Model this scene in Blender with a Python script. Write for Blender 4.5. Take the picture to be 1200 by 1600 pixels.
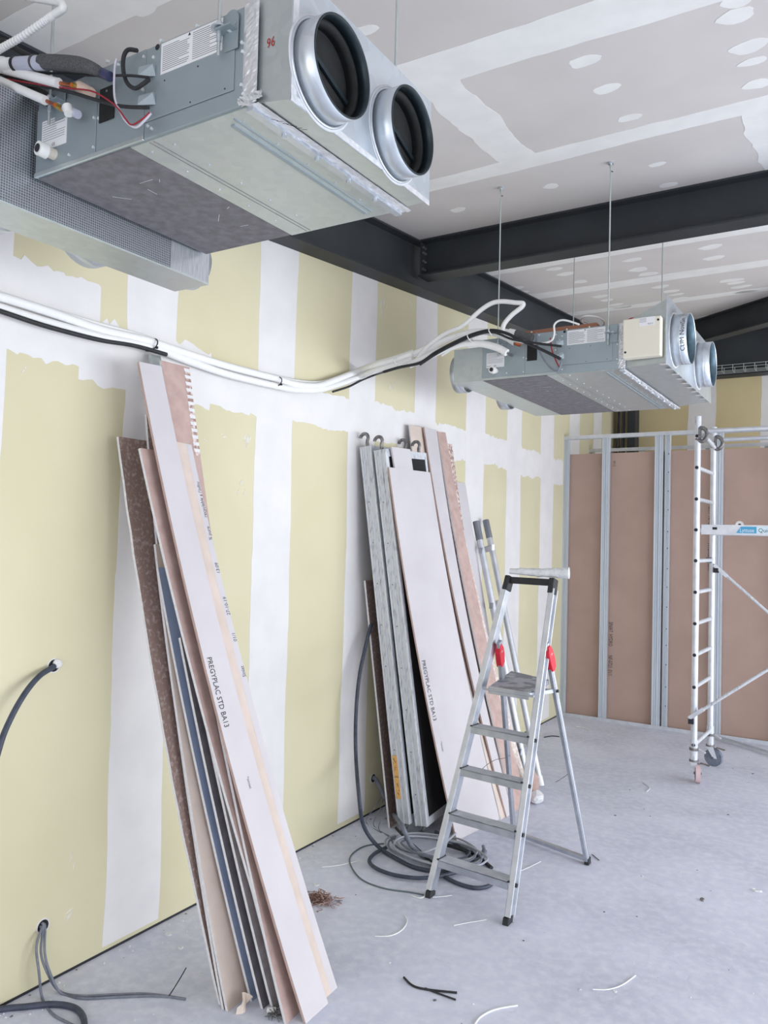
import bpy, bmesh, math, random
from mathutils import Vector as V, Matrix
random.seed(7)
SC = bpy.context.scene
for o in list(bpy.data.objects): bpy.data.objects.remove(o)

# ------------------------------------------------------------------ camera
CAM = V((2.939, 0.0, 1.9))
FPX = 1237.48
AX = V((0.85049153, -0.00425033, -0.52597156))   # world x seen as (right, up, forward)
AY = V((0.52538061, -0.04120632, 0.84986896))
AZ = V((0.02528558, 0.99914162, 0.03281259))
right = V((AX.x, AY.x, AZ.x)); up = V((AX.y, AY.y, AZ.y)); fwd = V((AX.z, AY.z, AZ.z))
cd = bpy.data.cameras.new('camera'); cam = bpy.data.objects.new('camera', cd)
SC.collection.objects.link(cam); SC.camera = cam
cd.sensor_fit = 'HORIZONTAL'; cd.sensor_width = 36; cd.lens = 36 * FPX / 1200
cd.clip_start = 0.05; cd.clip_end = 200
m = Matrix(((right.x, up.x, -fwd.x), (right.y, up.y, -fwd.y), (right.z, up.z, -fwd.z))).to_4x4()
m.translation = CAM; cam.matrix_world = m

# ------------------------------------------------------------------ light
w = bpy.data.worlds.new('daylight'); SC.world = w; w.use_nodes = True
bg = w.node_tree.nodes['Background']
bg.inputs[0].default_value = (0.91, 0.95, 1.0, 1); bg.inputs[1].default_value = 1.35
def area(name, loc, rot, sx, sy, power, col):
    l = bpy.data.lights.new(name, 'AREA'); l.shape = 'RECTANGLE'; l.size = sx; l.size_y = sy
    l.energy = power; l.color = col
    o = bpy.data.objects.new(name, l); SC.collection.objects.link(o); o.location = loc; o.rotation_euler = rot
    return o
area('window_daylight_right', (7.35, 5.6, 1.25), (0, math.radians(90), 0), 1.9, 8.6, 305, (0.88, 0.94, 1.0))
area('window_daylight_front', (3.6, -3.9, 1.8), (math.radians(90), 0, 0), 5.0, 2.6, 60, (0.93, 0.96, 1.0))
SC.view_settings.view_transform = 'Standard'; SC.view_settings.look = 'None'
SC.view_settings.exposure = 0.38; SC.view_settings.gamma = 1.0
SC.view_settings.use_curve_mapping = False

# ------------------------------------------------------------------ photograph measurements -> points on real planes
def ray(x, y):
    c = V((x - 600, -(y - 800), FPX)); return V((AX.dot(c), AY.dot(c), AZ.dot(c)))
def onx(x, y, X): r = ray(x, y); return CAM + r * ((X - CAM.x) / r.x)
def ony(x, y, Y): r = ray(x, y); return CAM + r * ((Y - CAM.y) / r.y)
def onz(x, y, Z=0.0): r = ray(x, y); return CAM + r * ((Z - CAM.z) / r.z)
CS = 0.09
def cz(y): return 4.0 + CS * (y - 4.3)
def onc(x, y, d=0.0):
    r = ray(x, y); t = (4.0 - d + CS * (CAM.y - 4.3) - CAM.z) / (r.z - CS * r.y); return CAM + r * t

# ------------------------------------------------------------------ materials
def srgb(*c):
    return tuple(((v / 255) / 12.92 if v / 255 <= 0.04045 else ((v / 255 + 0.055) / 1.055) ** 2.4) for v in c) + (1,)
MATS = {}
def mat(name, c1, c2=None, rough=0.7, metal=0.0, scale=8.0, bump=0.0, bscale=60.0, contrast=(0.35, 0.65), stretch=None,
        detail=6.0, spec=0.5, trans=0.0, voronoi=False):
    if name in MATS: return MATS[name]
    M = bpy.data.materials.new(name); M.use_nodes = True; nt = M.node_tree; b = nt.nodes['Principled BSDF']
    b.inputs['Roughness'].default_value = rough; b.inputs['Metallic'].default_value = metal
    b.inputs['Specular IOR Level'].default_value = spec
    b.inputs['Transmission Weight'].default_value = trans
    b.inputs['Base Color'].default_value = srgb(*c1)
    tc = nt.nodes.new('ShaderNodeTexCoord'); mp = nt.nodes.new('ShaderNodeMapping')
    nt.links.new(tc.outputs['Object'], mp.inputs[0])
    if stretch: mp.inputs['Scale'].default_value = stretch
    if c2:
        if voronoi:
            n = nt.nodes.new('ShaderNodeTexVoronoi'); n.inputs['Scale'].default_value = scale; out = n.outputs['Color']
        else:
            n = nt.nodes.new('ShaderNodeTexNoise'); n.inputs['Scale'].default_value = scale; n.inputs['Detail'].default_value = detail
            out = n.outputs['Fac']
        nt.links.new(mp.outputs[0], n.inputs['Vector'])
        r = nt.nodes.new('ShaderNodeValToRGB'); nt.links.new(out, r.inputs[0])
        r.color_ramp.elements[0].position = contrast[0]; r.color_ramp.elements[1].position = contrast[1]
        r.color_ramp.elements[0].color = srgb(*c1); r.color_ramp.elements[1].color = srgb(*c2)
        nt.links.new(r.outputs[0], b.inputs['Base Color'])
    if bump:
        n2 = nt.nodes.new('ShaderNodeTexNoise'); n2.inputs['Scale'].default_value = bscale; n2.inputs['Detail'].default_value = 8
        nt.links.new(mp.outputs[0], n2.inputs['Vector'])
        bp = nt.nodes.new('ShaderNodeBump'); bp.inputs['Strength'].default_value = bump; bp.inputs['Distance'].default_value = 0.01
        nt.links.new(n2.outputs['Fac'], bp.inputs['Height']); nt.links.new(bp.outputs[0], b.inputs['Normal'])
    MATS[name] = M; return M

gyp_green = mat('green_plasterboard', (206, 198, 166), (212, 205, 174), 0.85, scale=1.3, bump=0.05, bscale=30, detail=3)
compound = mat('joint_compound', (221, 218, 218), (227, 224, 223), 0.8, scale=5, bump=0.12, bscale=14)
ceil_board = mat('ceiling_plasterboard', (193, 188, 186), (200, 195, 193), 0.85, scale=2.0)
ceil_comp = mat('ceiling_compound', (217, 216, 215), (224, 223, 222), 0.8, scale=7, bump=0.1, bscale=20)
steel_dark = mat('dark_painted_steel', (44, 47, 51), (52, 55, 59), 0.55, scale=3, spec=0.35)
galv = mat('galvanised_sheet', (192, 200, 200), (200, 207, 206), 0.4, 0.75, scale=35, bump=0.02, voronoi=True, contrast=(0.1, 0.9))
galv_dull = mat('casing_sheet', (156, 168, 174), (164, 175, 181), 0.5, 0.6, scale=6, bump=0.02)
galv_bright = mat('bright_galvanised_duct', (196, 203, 210), (208, 214, 220), 0.36, 0.8, scale=22, voronoi=True, contrast=(0.1, 0.9))
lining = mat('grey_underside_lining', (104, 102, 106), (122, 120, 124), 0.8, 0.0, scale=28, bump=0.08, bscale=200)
foil_tape = mat('aluminium_tape', (206, 207, 210), (226, 226, 229), 0.42, 0.5, scale=40, bump=0.4, bscale=55)
black_in = mat('black_inner_lining', (12, 13, 14), (22, 24, 26), 0.8, scale=50)
black_rim = mat('dark_teal_coating', (25, 38, 44), (32, 46, 52), 0.4, 0.3, scale=60)
white_pl = mat('white_plastic', (228, 228, 226), None, 0.45)
cream_pl = mat('cream_plastic', (222, 216, 200), None, 0.5)
white_pipe = mat('white_pipe_foam', (234, 233, 232), (231, 230, 229), 0.75, scale=30)
black_rub = mat('black_rubber', (28, 29, 32), (40, 41, 45), 0.6, scale=40)
grey_foam = mat('grey_pipe_foam', (70, 70, 72), (92, 92, 94), 0.95, scale=220, bump=0.3, bscale=300)
copper = mat('copper', (196, 120, 82), (160, 90, 60), 0.35, 0.9, scale=30)
brass = mat('brass', (205, 170, 95), None, 0.3, 0.9)
red_wire = mat('red_wire', (150, 32, 46), None, 0.5)
grey_cab = mat('grey_cable_sheath', (104, 108, 120), (122, 126, 138), 0.6, scale=30)
dark_cab = mat('dark_cable_sheath', (50, 56, 70), (66, 72, 88), 0.55, scale=30)
label_w = mat('white_label', (226, 226, 228), None, 0.5)
ink = mat('black_ink', (36, 36, 42), None, 0.7)
ink_grey = mat('grey_ink', (104, 104, 116), None, 0.7)
red_ink = mat('red_ink', (165, 45, 40), None, 0.7)
pink_gyp = mat('pink_brown_board_backing', (172, 146, 134), (180, 153, 141), 0.9, scale=2.5, stretch=(1, 1, 1))
board_white = mat('white_board_face', (196, 191, 194), (201, 196, 199), 0.8, scale=4)
board_beige = mat('beige_board_backing', (203, 187, 176), (212, 196, 186), 0.88, scale=10, detail=10)
board_pink = mat('pink_board_backing', (178, 152, 145), (192, 166, 158), 0.88, scale=16)
board_brown = mat('brown_scuffed_backing', (140, 117, 109), (184, 170, 163), 0.9, scale=60, contrast=(0.5, 0.78), detail=12)
board_rough = mat('torn_paper_backing', (156, 126, 116), (222, 208, 202), 0.95, scale=46, contrast=(0.42, 0.62), detail=12, bump=0.5, bscale=70)
board_blue = mat('blue_grey_board_face', (136, 150, 178), (146, 160, 188), 0.8, scale=10)
board_grey = mat('grey_board_face', (150, 142, 144), (168, 160, 162), 0.85, scale=24)
board_dark = mat('dark_grey_board_face', (98, 94, 100), (112, 108, 114), 0.85, scale=24)
gyp_core = mat('gypsum_core_edge', (214, 212, 214), (226, 224, 226), 0.9, scale=60)
alu = mat('aluminium', (176, 181, 190), (196, 200, 208), 0.36, 0.8, scale=14, bump=0.03)
alu_white = mat('pale_aluminium', (204, 207, 214), (218, 220, 226), 0.42, 0.55, scale=14)
alu_worn = mat('worn_aluminium_with_plaster', (212, 214, 220), (168, 172, 180), 0.6, 0.3, scale=26, contrast=(0.52, 0.7), stretch=(3, 3, .6), bump=0.12, bscale=90, detail=12)
plank_dark = mat('dark_plywood_deck', (14, 14, 18), (24, 24, 28), 0.75, scale=9)
rust_steel = mat('worn_steel_hook', (98, 98, 102), (146, 142, 140), 0.5, 0.6, scale=50)
red_pl = mat('red_plastic', (214, 40, 58), None, 0.4)
blue_pl = mat('blue_label', (72, 160, 200), None, 0.5)
orange_st = mat('orange_sticker', (228, 178, 108), (214, 160, 92), 0.6, scale=60)
plastic_film = mat('crumpled_clear_plastic', (214, 216, 220), (232, 234, 236), 0.3, 0.0, scale=40, bump=0.6, bscale=60, spec=0.8)
fibre = mat('brown_fibre', (122, 92, 84), (166, 134, 124), 0.95, scale=120)
wood_br = mat('brown_cardboard', (150, 104, 84), None, 0.85)
wheel_g = mat('grey_rubber_wheel', (104, 112, 128), (124, 130, 144), 0.6, scale=40)
plaster_dry = mat('plaster_chip', (222, 222, 224), (204, 204, 208), 0.9, scale=60)
wall_white = mat('white_paint', (214, 214, 214), None, 0.8)

# concrete floor: broad clouds, trowel streaks and plaster dust
def floor_mat():
    M = bpy.data.materials.new('dusty_concrete'); M.use_nodes = True; nt = M.node_tree; L = nt.links; b = nt.nodes['Principled BSDF']
    b.inputs['Roughness'].default_value = 0.72
    tc = nt.nodes.new('ShaderNodeTexCoord')
    def noise(scale, det, dist=0.0):
        n = nt.nodes.new('ShaderNodeTexNoise'); n.inputs['Scale'].default_value = scale; n.inputs['Detail'].default_value = det
        n.inputs['Distortion'].default_value = dist; L.new(tc.outputs['Object'], n.inputs['Vector']); return n
    def ramp(n, p0, p1, c0, c1):
        r = nt.nodes.new('ShaderNodeValToRGB'); L.new(n.outputs['Fac'], r.inputs[0]); e = r.color_ramp.elements
        e[0].position = p0; e[1].position = p1; e[0].color = c0; e[1].color = c1; return r
    base = ramp(noise(1.6, 10, 0.2), 0.33, 0.68, srgb(192, 195, 211), srgb(214, 217, 232))
    dust = ramp(noise(19, 15, 0.0), 0.42, 0.74, (0, 0, 0, 1), (1, 1, 1, 1))
    speck = ramp(noise(60, 4), 0.69, 0.74, (0, 0, 0, 1), (1, 1, 1, 1))
    mx = nt.nodes.new('ShaderNodeMix'); mx.data_type = 'RGBA'; L.new(base.outputs[0], mx.inputs[6]); mx.inputs[7].default_value = srgb(228, 230, 238)
    mm = nt.nodes.new('ShaderNodeMath'); mm.operation = 'MULTIPLY'; mm.inputs[1].default_value = 0.6; L.new(dust.outputs[0], mm.inputs[0]); L.new(mm.outputs[0], mx.inputs[0])
    m2 = nt.nodes.new('ShaderNodeMix'); m2.data_type = 'RGBA'; L.new(mx.outputs[2], m2.inputs[6]); m2.inputs[7].default_value = srgb(226, 226, 230)
    m3 = nt.nodes.new('ShaderNodeMath'); m3.operation = 'MULTIPLY'; m3.inputs[1].default_value = 0.6; L.new(speck.outputs[0], m3.inputs[0]); L.new(m3.outputs[0], m2.inputs[0])
    L.new(m2.outputs[2], b.inputs['Base Color'])
    bp = nt.nodes.new('ShaderNodeBump'); bp.inputs['Strength'].default_value = 0.35; bp.inputs['Distance'].default_value = 0.006
    L.new(noise(22, 10, 1.0).outputs['Fac'], bp.inputs['Height']); L.new(bp.outputs[0], b.inputs['Normal'])
    return M
concrete = floor_mat()

# foil faced insulation: woven square mesh embossed in the aluminium
def foil_mesh():
    M = bpy.data.materials.new('foil_faced_insulation'); M.use_nodes = True; nt = M.node_tree; L = nt.links; b = nt.nodes['Principled BSDF']
    b.inputs['Metallic'].default_value = 0.85; b.inputs['Roughness'].default_value = 0.32
    tc = nt.nodes.new('ShaderNodeTexCoord')
    br = nt.nodes.new('ShaderNodeTexBrick'); br.offset = 0; br.inputs['Scale'].default_value = 1.0
    br.inputs['Brick Width'].default_value = 0.008; br.inputs['Row Height'].default_value = 0.008; br.inputs['Mortar Size'].default_value = 0.0011
    br.inputs['Mortar Smooth'].default_value = 0.4
    br.inputs['Color1'].default_value = srgb(128, 134, 142); br.inputs['Color2'].default_value = srgb(142, 147, 154); br.inputs['Mortar'].default_value = srgb(216, 219, 224)
    mp = nt.nodes.new('ShaderNodeMapping'); mp.inputs['Rotation'].default_value = (math.radians(90), 0, math.radians(90))
    sx = nt.nodes.new('ShaderNodeSeparateXYZ'); cx = nt.nodes.new('ShaderNodeCombineXYZ'); L.new(tc.outputs['Object'], sx.inputs[0])
    L.new(sx.outputs[1], cx.inputs[0]); L.new(sx.outputs[2], cx.inputs[1]); L.new(cx.outputs[0], br.inputs['Vector'])
    L.new(br.outputs['Color'], b.inputs['Base Color'])
    bp = nt.nodes.new('ShaderNodeBump'); bp.inputs['Strength'].default_value = 0.6; bp.inputs['Distance'].default_value = 0.002
    L.new(br.outputs['Fac'], bp.inputs['Height']); L.new(bp.outputs[0], b.inputs['Normal'])
    return M
foilm = foil_mesh()
screw_m = mat('zinc_screw', (226, 232, 234), None, .3, .4)
stud_m = mat('galvanised_stud', (196, 204, 214), (208, 215, 224), 0.4, 0.35, scale=20, stretch=(1, 1, .05))

# ------------------------------------------------------------------ mesh builder
def frame(z):
    z = z.normalized(); a = V((0, 0, 1)) if abs(z.z) < 0.9 else V((1, 0, 0))
    x = a.cross(z).normalized(); return x, z.cross(x), z
def smoothpts(P, n=6):
    P = [V(p) for p in P]
    if len(P) < 3: return P
    out = []
    for i in range(len(P) - 1):
        p0 = P[max(i - 1, 0)]; p1 = P[i]; p2 = P[i + 1]; p3 = P[min(i + 2, len(P) - 1)]
        for k in range(n):
            t = k / n
            out.append(0.5 * ((2 * p1) + (p2 - p0) * t + (2 * p0 - 5 * p1 + 4 * p2 - p3) * t * t + (3 * p1 - p0 - 3 * p2 + p3) * t ** 3))
    out.append(P[-1]); return out
TXT = {}
def glyphs(s):
    if s not in TXT:
        cu = bpy.data.curves.new('t', 'FONT'); cu.body = s; cu.size = 1.0; cu.resolution_u = 2
        ob = bpy.data.objects.new('t', cu); me = ob.to_mesh()
        TXT[s] = ([v.co.copy() for v in me.vertices], [list(p.vertices) for p in me.polygons])
        ob.to_mesh_clear(); bpy.data.objects.remove(ob); bpy.data.curves.remove(cu)
    return TXT[s]
class MB:
    def __init__(s): s.v = []; s.f = []; s.mi = []; s.sm = []; s.mats = []
    def midx(s, m):
        if m not in s.mats: s.mats.append(m)
        return s.mats.index(m)
    def add(s, vs, fs, m, smooth=False):
        k = len(s.v); s.v += [V(v) for v in vs]; i = s.midx(m)
        for f in fs: s.f.append([k + a for a in f]); s.mi.append(i); s.sm.append(smooth)
        return s
    def hexa(s, p, m):   # p: 4 bottom ccw, 4 top ccw
        return s.add(p, [(3, 2, 1, 0), (4, 5, 6, 7), (0, 1, 5, 4), (1, 2, 6, 5), (2, 3, 7, 6), (3, 0, 4, 7)], m)
    def box(s, a, b, m):
        x0, x1 = sorted((a[0], b[0])); y0, y1 = sorted((a[1], b[1])); z0, z1 = sorted((a[2], b[2]))
        return s.hexa([(x0, y0, z0), (x1, y0, z0), (x1, y1, z0), (x0, y1, z0), (x0, y0, z1), (x1, y0, z1), (x1, y1, z1), (x0, y1, z1)], m)
    def bar(s, a, b, w, h, m, side=None):   # rectangular bar from a to b, w along side
        a, b = V(a), V(b); z = (b - a).normalized()
        if side is None: x, y, z = frame(z)
        else:
            x = V(side); x = (x - z * x.dot(z)).normalized(); y = z.cross(x)
        q = lambda p: [p - x * w / 2 - y * h / 2, p + x * w / 2 - y * h / 2, p + x * w / 2 + y * h / 2, p - x * w / 2 + y * h / 2]
        return s.hexa(q(a) + q(b), m)
    def tube(s, P, r, m, n=10, closed=False, caps=True, rf=None, smooth=True):
        P = [V(p) for p in P]; N = len(P); rings = []; px = None
        for i, p in enumerate(P):
            if closed: t = P[(i + 1) % N] - P[i - 1]
            else: t = P[min(i + 1, N - 1)] - P[max(i - 1, 0)]
            if t.length < 1e-9: t = V((0, 0, 1))
            t.normalize()
            if px is None: x, y, _ = frame(t)
            else:
                x = px - t * px.dot(t)
                if x.length < 1e-6: x = frame(t)[0]
                x.normalize(); y = t.cross(x)
            px = x; rr = rf(i) if rf else r
            rings.append([p + x * math.cos(2 * math.pi * k / n) * rr + y * math.sin(2 * math.pi * k / n) * rr for k in range(n)])
        vs = [v for rg in rings for v in rg]; fs = []
        for i in range(N if closed else N - 1):
            j = (i + 1) % N
            for k in range(n): fs.append((i * n + k, i * n + (k + 1) % n, j * n + (k + 1) % n, j * n + k))
        s.add(vs, fs, m, smooth)
        if caps and not closed:
            s.add(rings[0], [tuple(reversed(range(n)))], m); s.add(rings[-1], [tuple(range(n))], m)
        return s
    def cyl(s, a, b, r, m, n=16, r2=None): 
        r2 = r if r2 is None else r2
        return s.tube([a, b], r, m, n, rf=lambda i: r if i == 0 else r2)
    def ring(s, c, ax, r0, r1, h, m, n=40):  # hollow pipe with wall
        x, y, z = frame(V(ax)); c = V(c); vs = []
        for (r, t) in ((r1, 0), (r1, h), (r0, h), (r0, 0)):
            vs += [c + z * t + x * math.cos(2 * math.pi * k / n) * r + y * math.sin(2 * math.pi * k / n) * r for k in range(n)]
        fs = []
        for a in range(4):
            b = (a + 1) % 4
            for k in range(n): fs.append((a * n + k, a * n + (k + 1) % n, b * n + (k + 1) % n, b * n + k))
        return s.add(vs, fs, m, True)
    def poly(s, pts, nrm, t, m):   # flat polygon with thickness t along nrm
        pts = [V(p) for p in pts]; n = V(nrm).normalized(); k = len(pts)
        a = (pts[1] - pts[0]).cross(pts[2] - pts[0]); area = sum(((pts[i] - pts[0]).cross(pts[(i + 1) % k] - pts[0])).dot(n) for i in range(k))
        if area < 0: pts.reverse()
        vs = pts + [p + n * t for p in pts]
        fs = [tuple(reversed(range(k))), tuple(range(k, 2 * k))] + [(i, (i + 1) % k, k + (i + 1) % k, k + i) for i in range(k)]
        return s.add(vs, fs, m)
    def text(s, st, size, o, xd, yd, m, fn=None, squeeze=1.0):
        vs, fs = glyphs(st); o = V(o); xd = V(xd).normalized(); yd = V(yd).normalized()
        if fn: return s.add([fn(v.x * size * squeeze, v.y * size) for v in vs], fs, m)
        return s.add([o + xd * v.x * size * squeeze + yd * v.y * size for v in vs], fs, m)
    def blob(s, c, r, m, n=7, j=0.25, flat=0.5):
        c = V(c); bm = bmesh.new(); bmesh.ops.create_icosphere(bm, subdivisions=2, radius=1)
        for v in bm.verts:
            k = 1 + random.uniform(-j, j); v.co = V((v.co.x * r * k, v.co.y * r * k, v.co.z * r * flat * k)) + c
        vs = [v.co.copy() for v in bm.verts]; fs = [[v.index for v in f.verts] for f in bm.faces]; bm.free()
        return s.add(vs, fs, m, False)
    def build(s, name, parent=None, loc=None, bevel=0.0, auto=True):
        me = bpy.data.meshes.new(name); L = V(loc) if loc is not None else V((0, 0, 0))
        if parent is not None:
            q = parent
            while q is not None: L = L + q.location; q = q.parent
        me.from_pydata([v - L for v in s.v], [], s.f)
        for mm in s.mats: me.materials.append(mm)
        me.polygons.foreach_set('material_index', s.mi); me.polygons.foreach_set('use_smooth', s.sm); me.update()
        bm = bmesh.new(); bm.from_mesh(me); bm.to_mesh(me); bm.free()
        o = bpy.data.objects.new(name, me); SC.collection.objects.link(o)
        if loc is not None: o.location = loc
        if parent is not None: o.parent = parent
        if bevel:
            b = o.modifiers.new('edge', 'BEVEL'); b.width = bevel; b.segments = 2; b.limit_method = 'ANGLE'; b.angle_limit = math.radians(50)
        return o
def tag(o, label=None, cat=None, group=None, kind=None):
    if label: o['label'] = label
    if cat: o['category'] = cat
    if group: o['group'] = group
    if kind: o['kind'] = kind
    return o
def thing(name, loc, label, cat, group=None):
    o = bpy.data.objects.new(name, None); SC.collection.objects.link(o); o.location = loc; o.empty_display_size = 0.1
    return tag(o, label, cat, group)
def struct(mb, name): return tag(mb.build(name), kind='structure')
R = random.uniform

# ------------------------------------------------------------------ the setting
b = MB(); b.box((-0.3, -4.6, -0.2), (7.9, 11.2, 0), concrete); struct(b, 'floor')

# left wall with joint compound strips (ragged edges)
b = MB()
ys0, ys1 = -4.6, 10.75
b.hexa([(-0.2, ys0, 0), (0, ys0, 0), (0, ys1, 0), (-0.2, ys1, 0), (-0.2, ys0, cz(ys0)), (0, ys0, cz(ys0)), (0, ys1, cz(ys1)), (-0.2, ys1, cz(ys1))], gyp_green)
lay = [0]
def ragged(a, bb, n, amp, rough=0.0):   # list of offsets, smooth wander + teeth
    ph = [R(0, 6.28) for _ in range(4)]
    out = []
    for i in range(n + 1):
        t = i / n; v = amp * (0.6 * math.sin(5 * t + ph[0]) + 0.4 * math.sin(13 * t + ph[1]) + 0.25 * math.sin(31 * t + ph[2]))
        out.append((a + (bb - a) * min(1, max(0, t + (R(-.4, .4) / n if 0 < i < n else 0))), v + R(-rough, rough) * (2.2 if random.random() < .12 else .8)))
    return out
def wall_patch(pts, plane='x', m=compound):
    lay[0] += 1; t = 0.0009 + 0.00012 * (lay[0] % 9)
    if plane == 'x': b.poly([(0, y, z) for y, z in pts], (1, 0, 0), t, m)
def vstrip(y0, y1, z0, z1, amp=0.012, rough=0.002):
    A = ragged(z0, z1, 46, amp, rough); B = ragged(z0, z1, 46, amp, rough)
    wall_patch([(y0 + v, z) for z, v in A] + [(y1 + v, z) for z, v in reversed(B)])
strips = [(1.50, 1.865), (2.445, 2.76), (3.36, 3.70), (4.275, 4.59), (5.14, 5.475), (6.04, 6.415), (6.917, 7.28), (7.806, 8.19), (8.707, 9.073), (9.594, 9.94)]
for i in range(6): strips.append((0.60 - 0.9 * i, 0.94 - 0.9 * i))
for y0, y1 in strips:
    vstrip(y0, y1, 0.02 + R(0, 0.04), cz(y0) - 0.02)
def band(y0, y1, lo, hi, al=0.03, rough=0.012):
    n = int((y1 - y0) * 40)
    A = ragged(y0, y1, n, al, rough); B = ragged(y0, y1, n, al * 0.7, rough)
    wall_patch([(y, lo + v) for y, v in A] + [(y, hi + v) for y, v in reversed(B)])
band(ys0 + 0.1, 2.3, 2.60, 2.98, 0.025); band(2.2, 3.0, 2.55, 2.84, 0.02, 0.014); band(2.9, 4.4, 2.575, 2.80, 0.02, 0.006); band(4.3, 7.3, 2.57, 2.84, 0.022); band(7.2, 8.5, 2.54, 2.81)
# stray smears of compound and scrapes
def smear(px, py, L, ang, n=1, wd=0.006):
    for k in range(n):
        c = onx(px + R(-6, 6), py + R(-9, 9), 0); a = math.radians(ang + R(-8, 8)); l = L * R(0.5, 1.1)
        d = V((0, math.cos(a), math.sin(a))); nn = V((0, -math.sin(a), math.cos(a)))
        p = [c - d * l / 2, c - nn * wd * R(.2, .6), c + d * l / 2, c + nn * wd * R(.2, .6)]
        wall_patch([(q.y, q.z) for q in p])
smear(386, 690, 0.07, 75, 9); smear(376, 760, 0.035, 60, 5); smear(350, 676, 0.04, 20, 2); smear(322, 684, 0.02, 60, 2, .008); smear(600, 480, 0.07, 80, 7)
smear(612, 600, 0.05, 75, 4); smear(606, 430, 0.06, 20, 5); smear(110, 1430, 0.06, 30, 4, 0.004); smear(34, 580, 0.02, 60, 2, 0.008); smear(330, 485, 0.015, 60, 2, 0.006)
smear(376, 1200, .03, 80, 2, .004); smear(640, 470, .05, -30, 4, .004); smear(115, 1345, .05, 70, 3, .003)
# round cut-outs the cables come through: a dark hole with a white plaster rim
def wallhole(px, py, r):
    c = onx(px, py, 0)
    b.ring(c + V((-0.03, 0, 0)), (1, 0, 0), r, r * 1.22, 0.032, compound, 20)
    b.poly([(0.0012, c.y + r * math.cos(k * .524), c.z + r * math.sin(k * .524)) for k in range(12)], (1, 0, 0), 0.0004, black_in)
    return c
H1 = wallhole(84, 1040, 0.026); H2 = wallhole(67, 1447, 0.026); H3 = wallhole(583, 1216, 0.028)
b.box((0.0, ys0, 0), (.0006, ys1, .012), ink)  # dark strip painted in for the shadow gap under the wall boards
struct(b, 'wall_left')
b = MB(); b.box((-0.2, 10.62, 0), (7.6, 10.8, 4.6), mat('tan_plasterboard', (204, 187, 146), (210, 194, 152), 0.85, scale=1.5))
for x0, x1 in ((0.9, 1.23), (1.77, 2.1), (2.66, 3.0), (3.55, 3.9), (4.45, 4.8), (5.35, 5.7)):
    A = ragged(0.03, 4.55, 40, 0.015, 0.003); B = ragged(0.03, 4.55, 40, 0.015, 0.003)
    b.poly([(x0 + v, 10.62, z) for z, v in A] + [(x1 + v, 10.62, z) for z, v in reversed(B)], (0, -1, 0), 0.001, compound)
struct(b, 'wall_back')
# right and front walls: wide glazed bays the daylight comes through (outside the picture)
b = MB(); b.box((7.45, -4.6, 0), (7.65, 11, 0.35), wall_white); b.box((7.45, -4.6, 3.35), (7.65, 11, 4.6), wall_white)
for y in (-4.6, -0.6, 3.4, 7.4, 10.6): b.box((7.45, y, 0.35), (7.65, y + 0.25, 3.35), wall_white)
struct(b, 'wall_right')
b = MB(); b.box((-0.2, -4.7, 0), (7.6, -4.5, 0.3), wall_white); b.box((-0.2, -4.7, 3.0), (7.6, -4.5, 3.3), wall_white)
for x in (-0.2, 2.4, 5.0, 7.3): b.box((x, -4.7, 0.3), (x + 0.25, -4.5, 3.0), wall_white)
struct(b, 'wall_front')

# ceiling: boards with filled joints and filled screw spots
b = MB()
y0, y1 = -4.7, 10.8
b.hexa([(-0.2, y0, cz(y0)), (7.7, y0, cz(y0)), (7.7, y1, cz(y1)), (-0.2, y1, cz(y1)), (-0.2, y0, cz(y0) + .15), (7.7, y0, cz(y0) + .15), (7.7, y1, cz(y1) + .15), (-0.2, y1, cz(y1) + .15)], ceil_board)
CN = V((0, CS, -1)).normalized(); lc = [0]
def cpatch(pts):
    lc[0] += 1; b.poly([(x, y, cz(y)) for x, y in pts], CN, 0.0008 + 0.0001 * (lc[0] % 8), ceil_comp)
def cx_joint(y, w0, x0=0.0, x1=7.4):
    n = 90; A = ragged(x0, x1, n, 0.02, 0.004); B = ragged(x0, x1, n, 0.02, 0.004)
    cpatch([(x, y - w0 / 2 + v) for x, v in A] + [(x, y + w0 / 2 + v) for x, v in reversed(B)])
for y, wd in ((-3.2, .2), (-1.6, .2), (0.2, .2), (1.79, .22), (2.885, 0.25), (4.0, 0.17), (5.05, .2), (6.08, 0.2), (7.15, 0.22), (8.2, .18), (9.3, .2)): cx_joint(y, wd)
def cy_joint(x, w0, ya, yb):
    A = ragged(ya, yb, 24, 0.02, 0.004); B = ragged(ya, yb, 24, 0.02, 0.004)
    cpatch([(x - w0 / 2 + v, y) for y, v in A] + [(x + w0 / 2 + v, y) for y, v in reversed(B)])
cy_joint(1.30, 0.2, 2.9, 4.0); cy_joint(2.46, 0.14, 4.0, 5.0); cy_joint(3.8, .2, 2.9, 4.0); cy_joint(4.4, .2, 4.0, 6.1); cy_joint(3.0, .2, .2, 2.9)
spots = [(912, 96, .055), (947, 139, .055), (983, 184, .055), (1170, 73, .06), (1176, 96, .05), (1183, 131, .055), (1150, 25, .06), (1152, 0, .055), (1026, 257, .05), (1044, 289, .045), (861, 291, .045), (715, 328, .05),
         (225, 15, .055), (568, 48, .05), (866, 420, .06), (884, 428, .07), (907, 440, .06), (988, 406, .065), (998, 421, .08), (1012, 428, .07), (1110, 386, .08), (1115, 403, .08),
         (1142, 438, .09), (1149, 442, .08), (1158, 448, .085), (1165, 456, .085), (1032, 448, .075), (1048, 455, .08), (1057, 460, .06), (1063, 466, .06), (938, 463, .07), (948, 469, .07), (962, 476, .07), (972, 480, .08),
         (806, 450, .07), (813, 457, .07), (820, 462, .07), (852, 476, .06), (862, 482, .06)]
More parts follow.
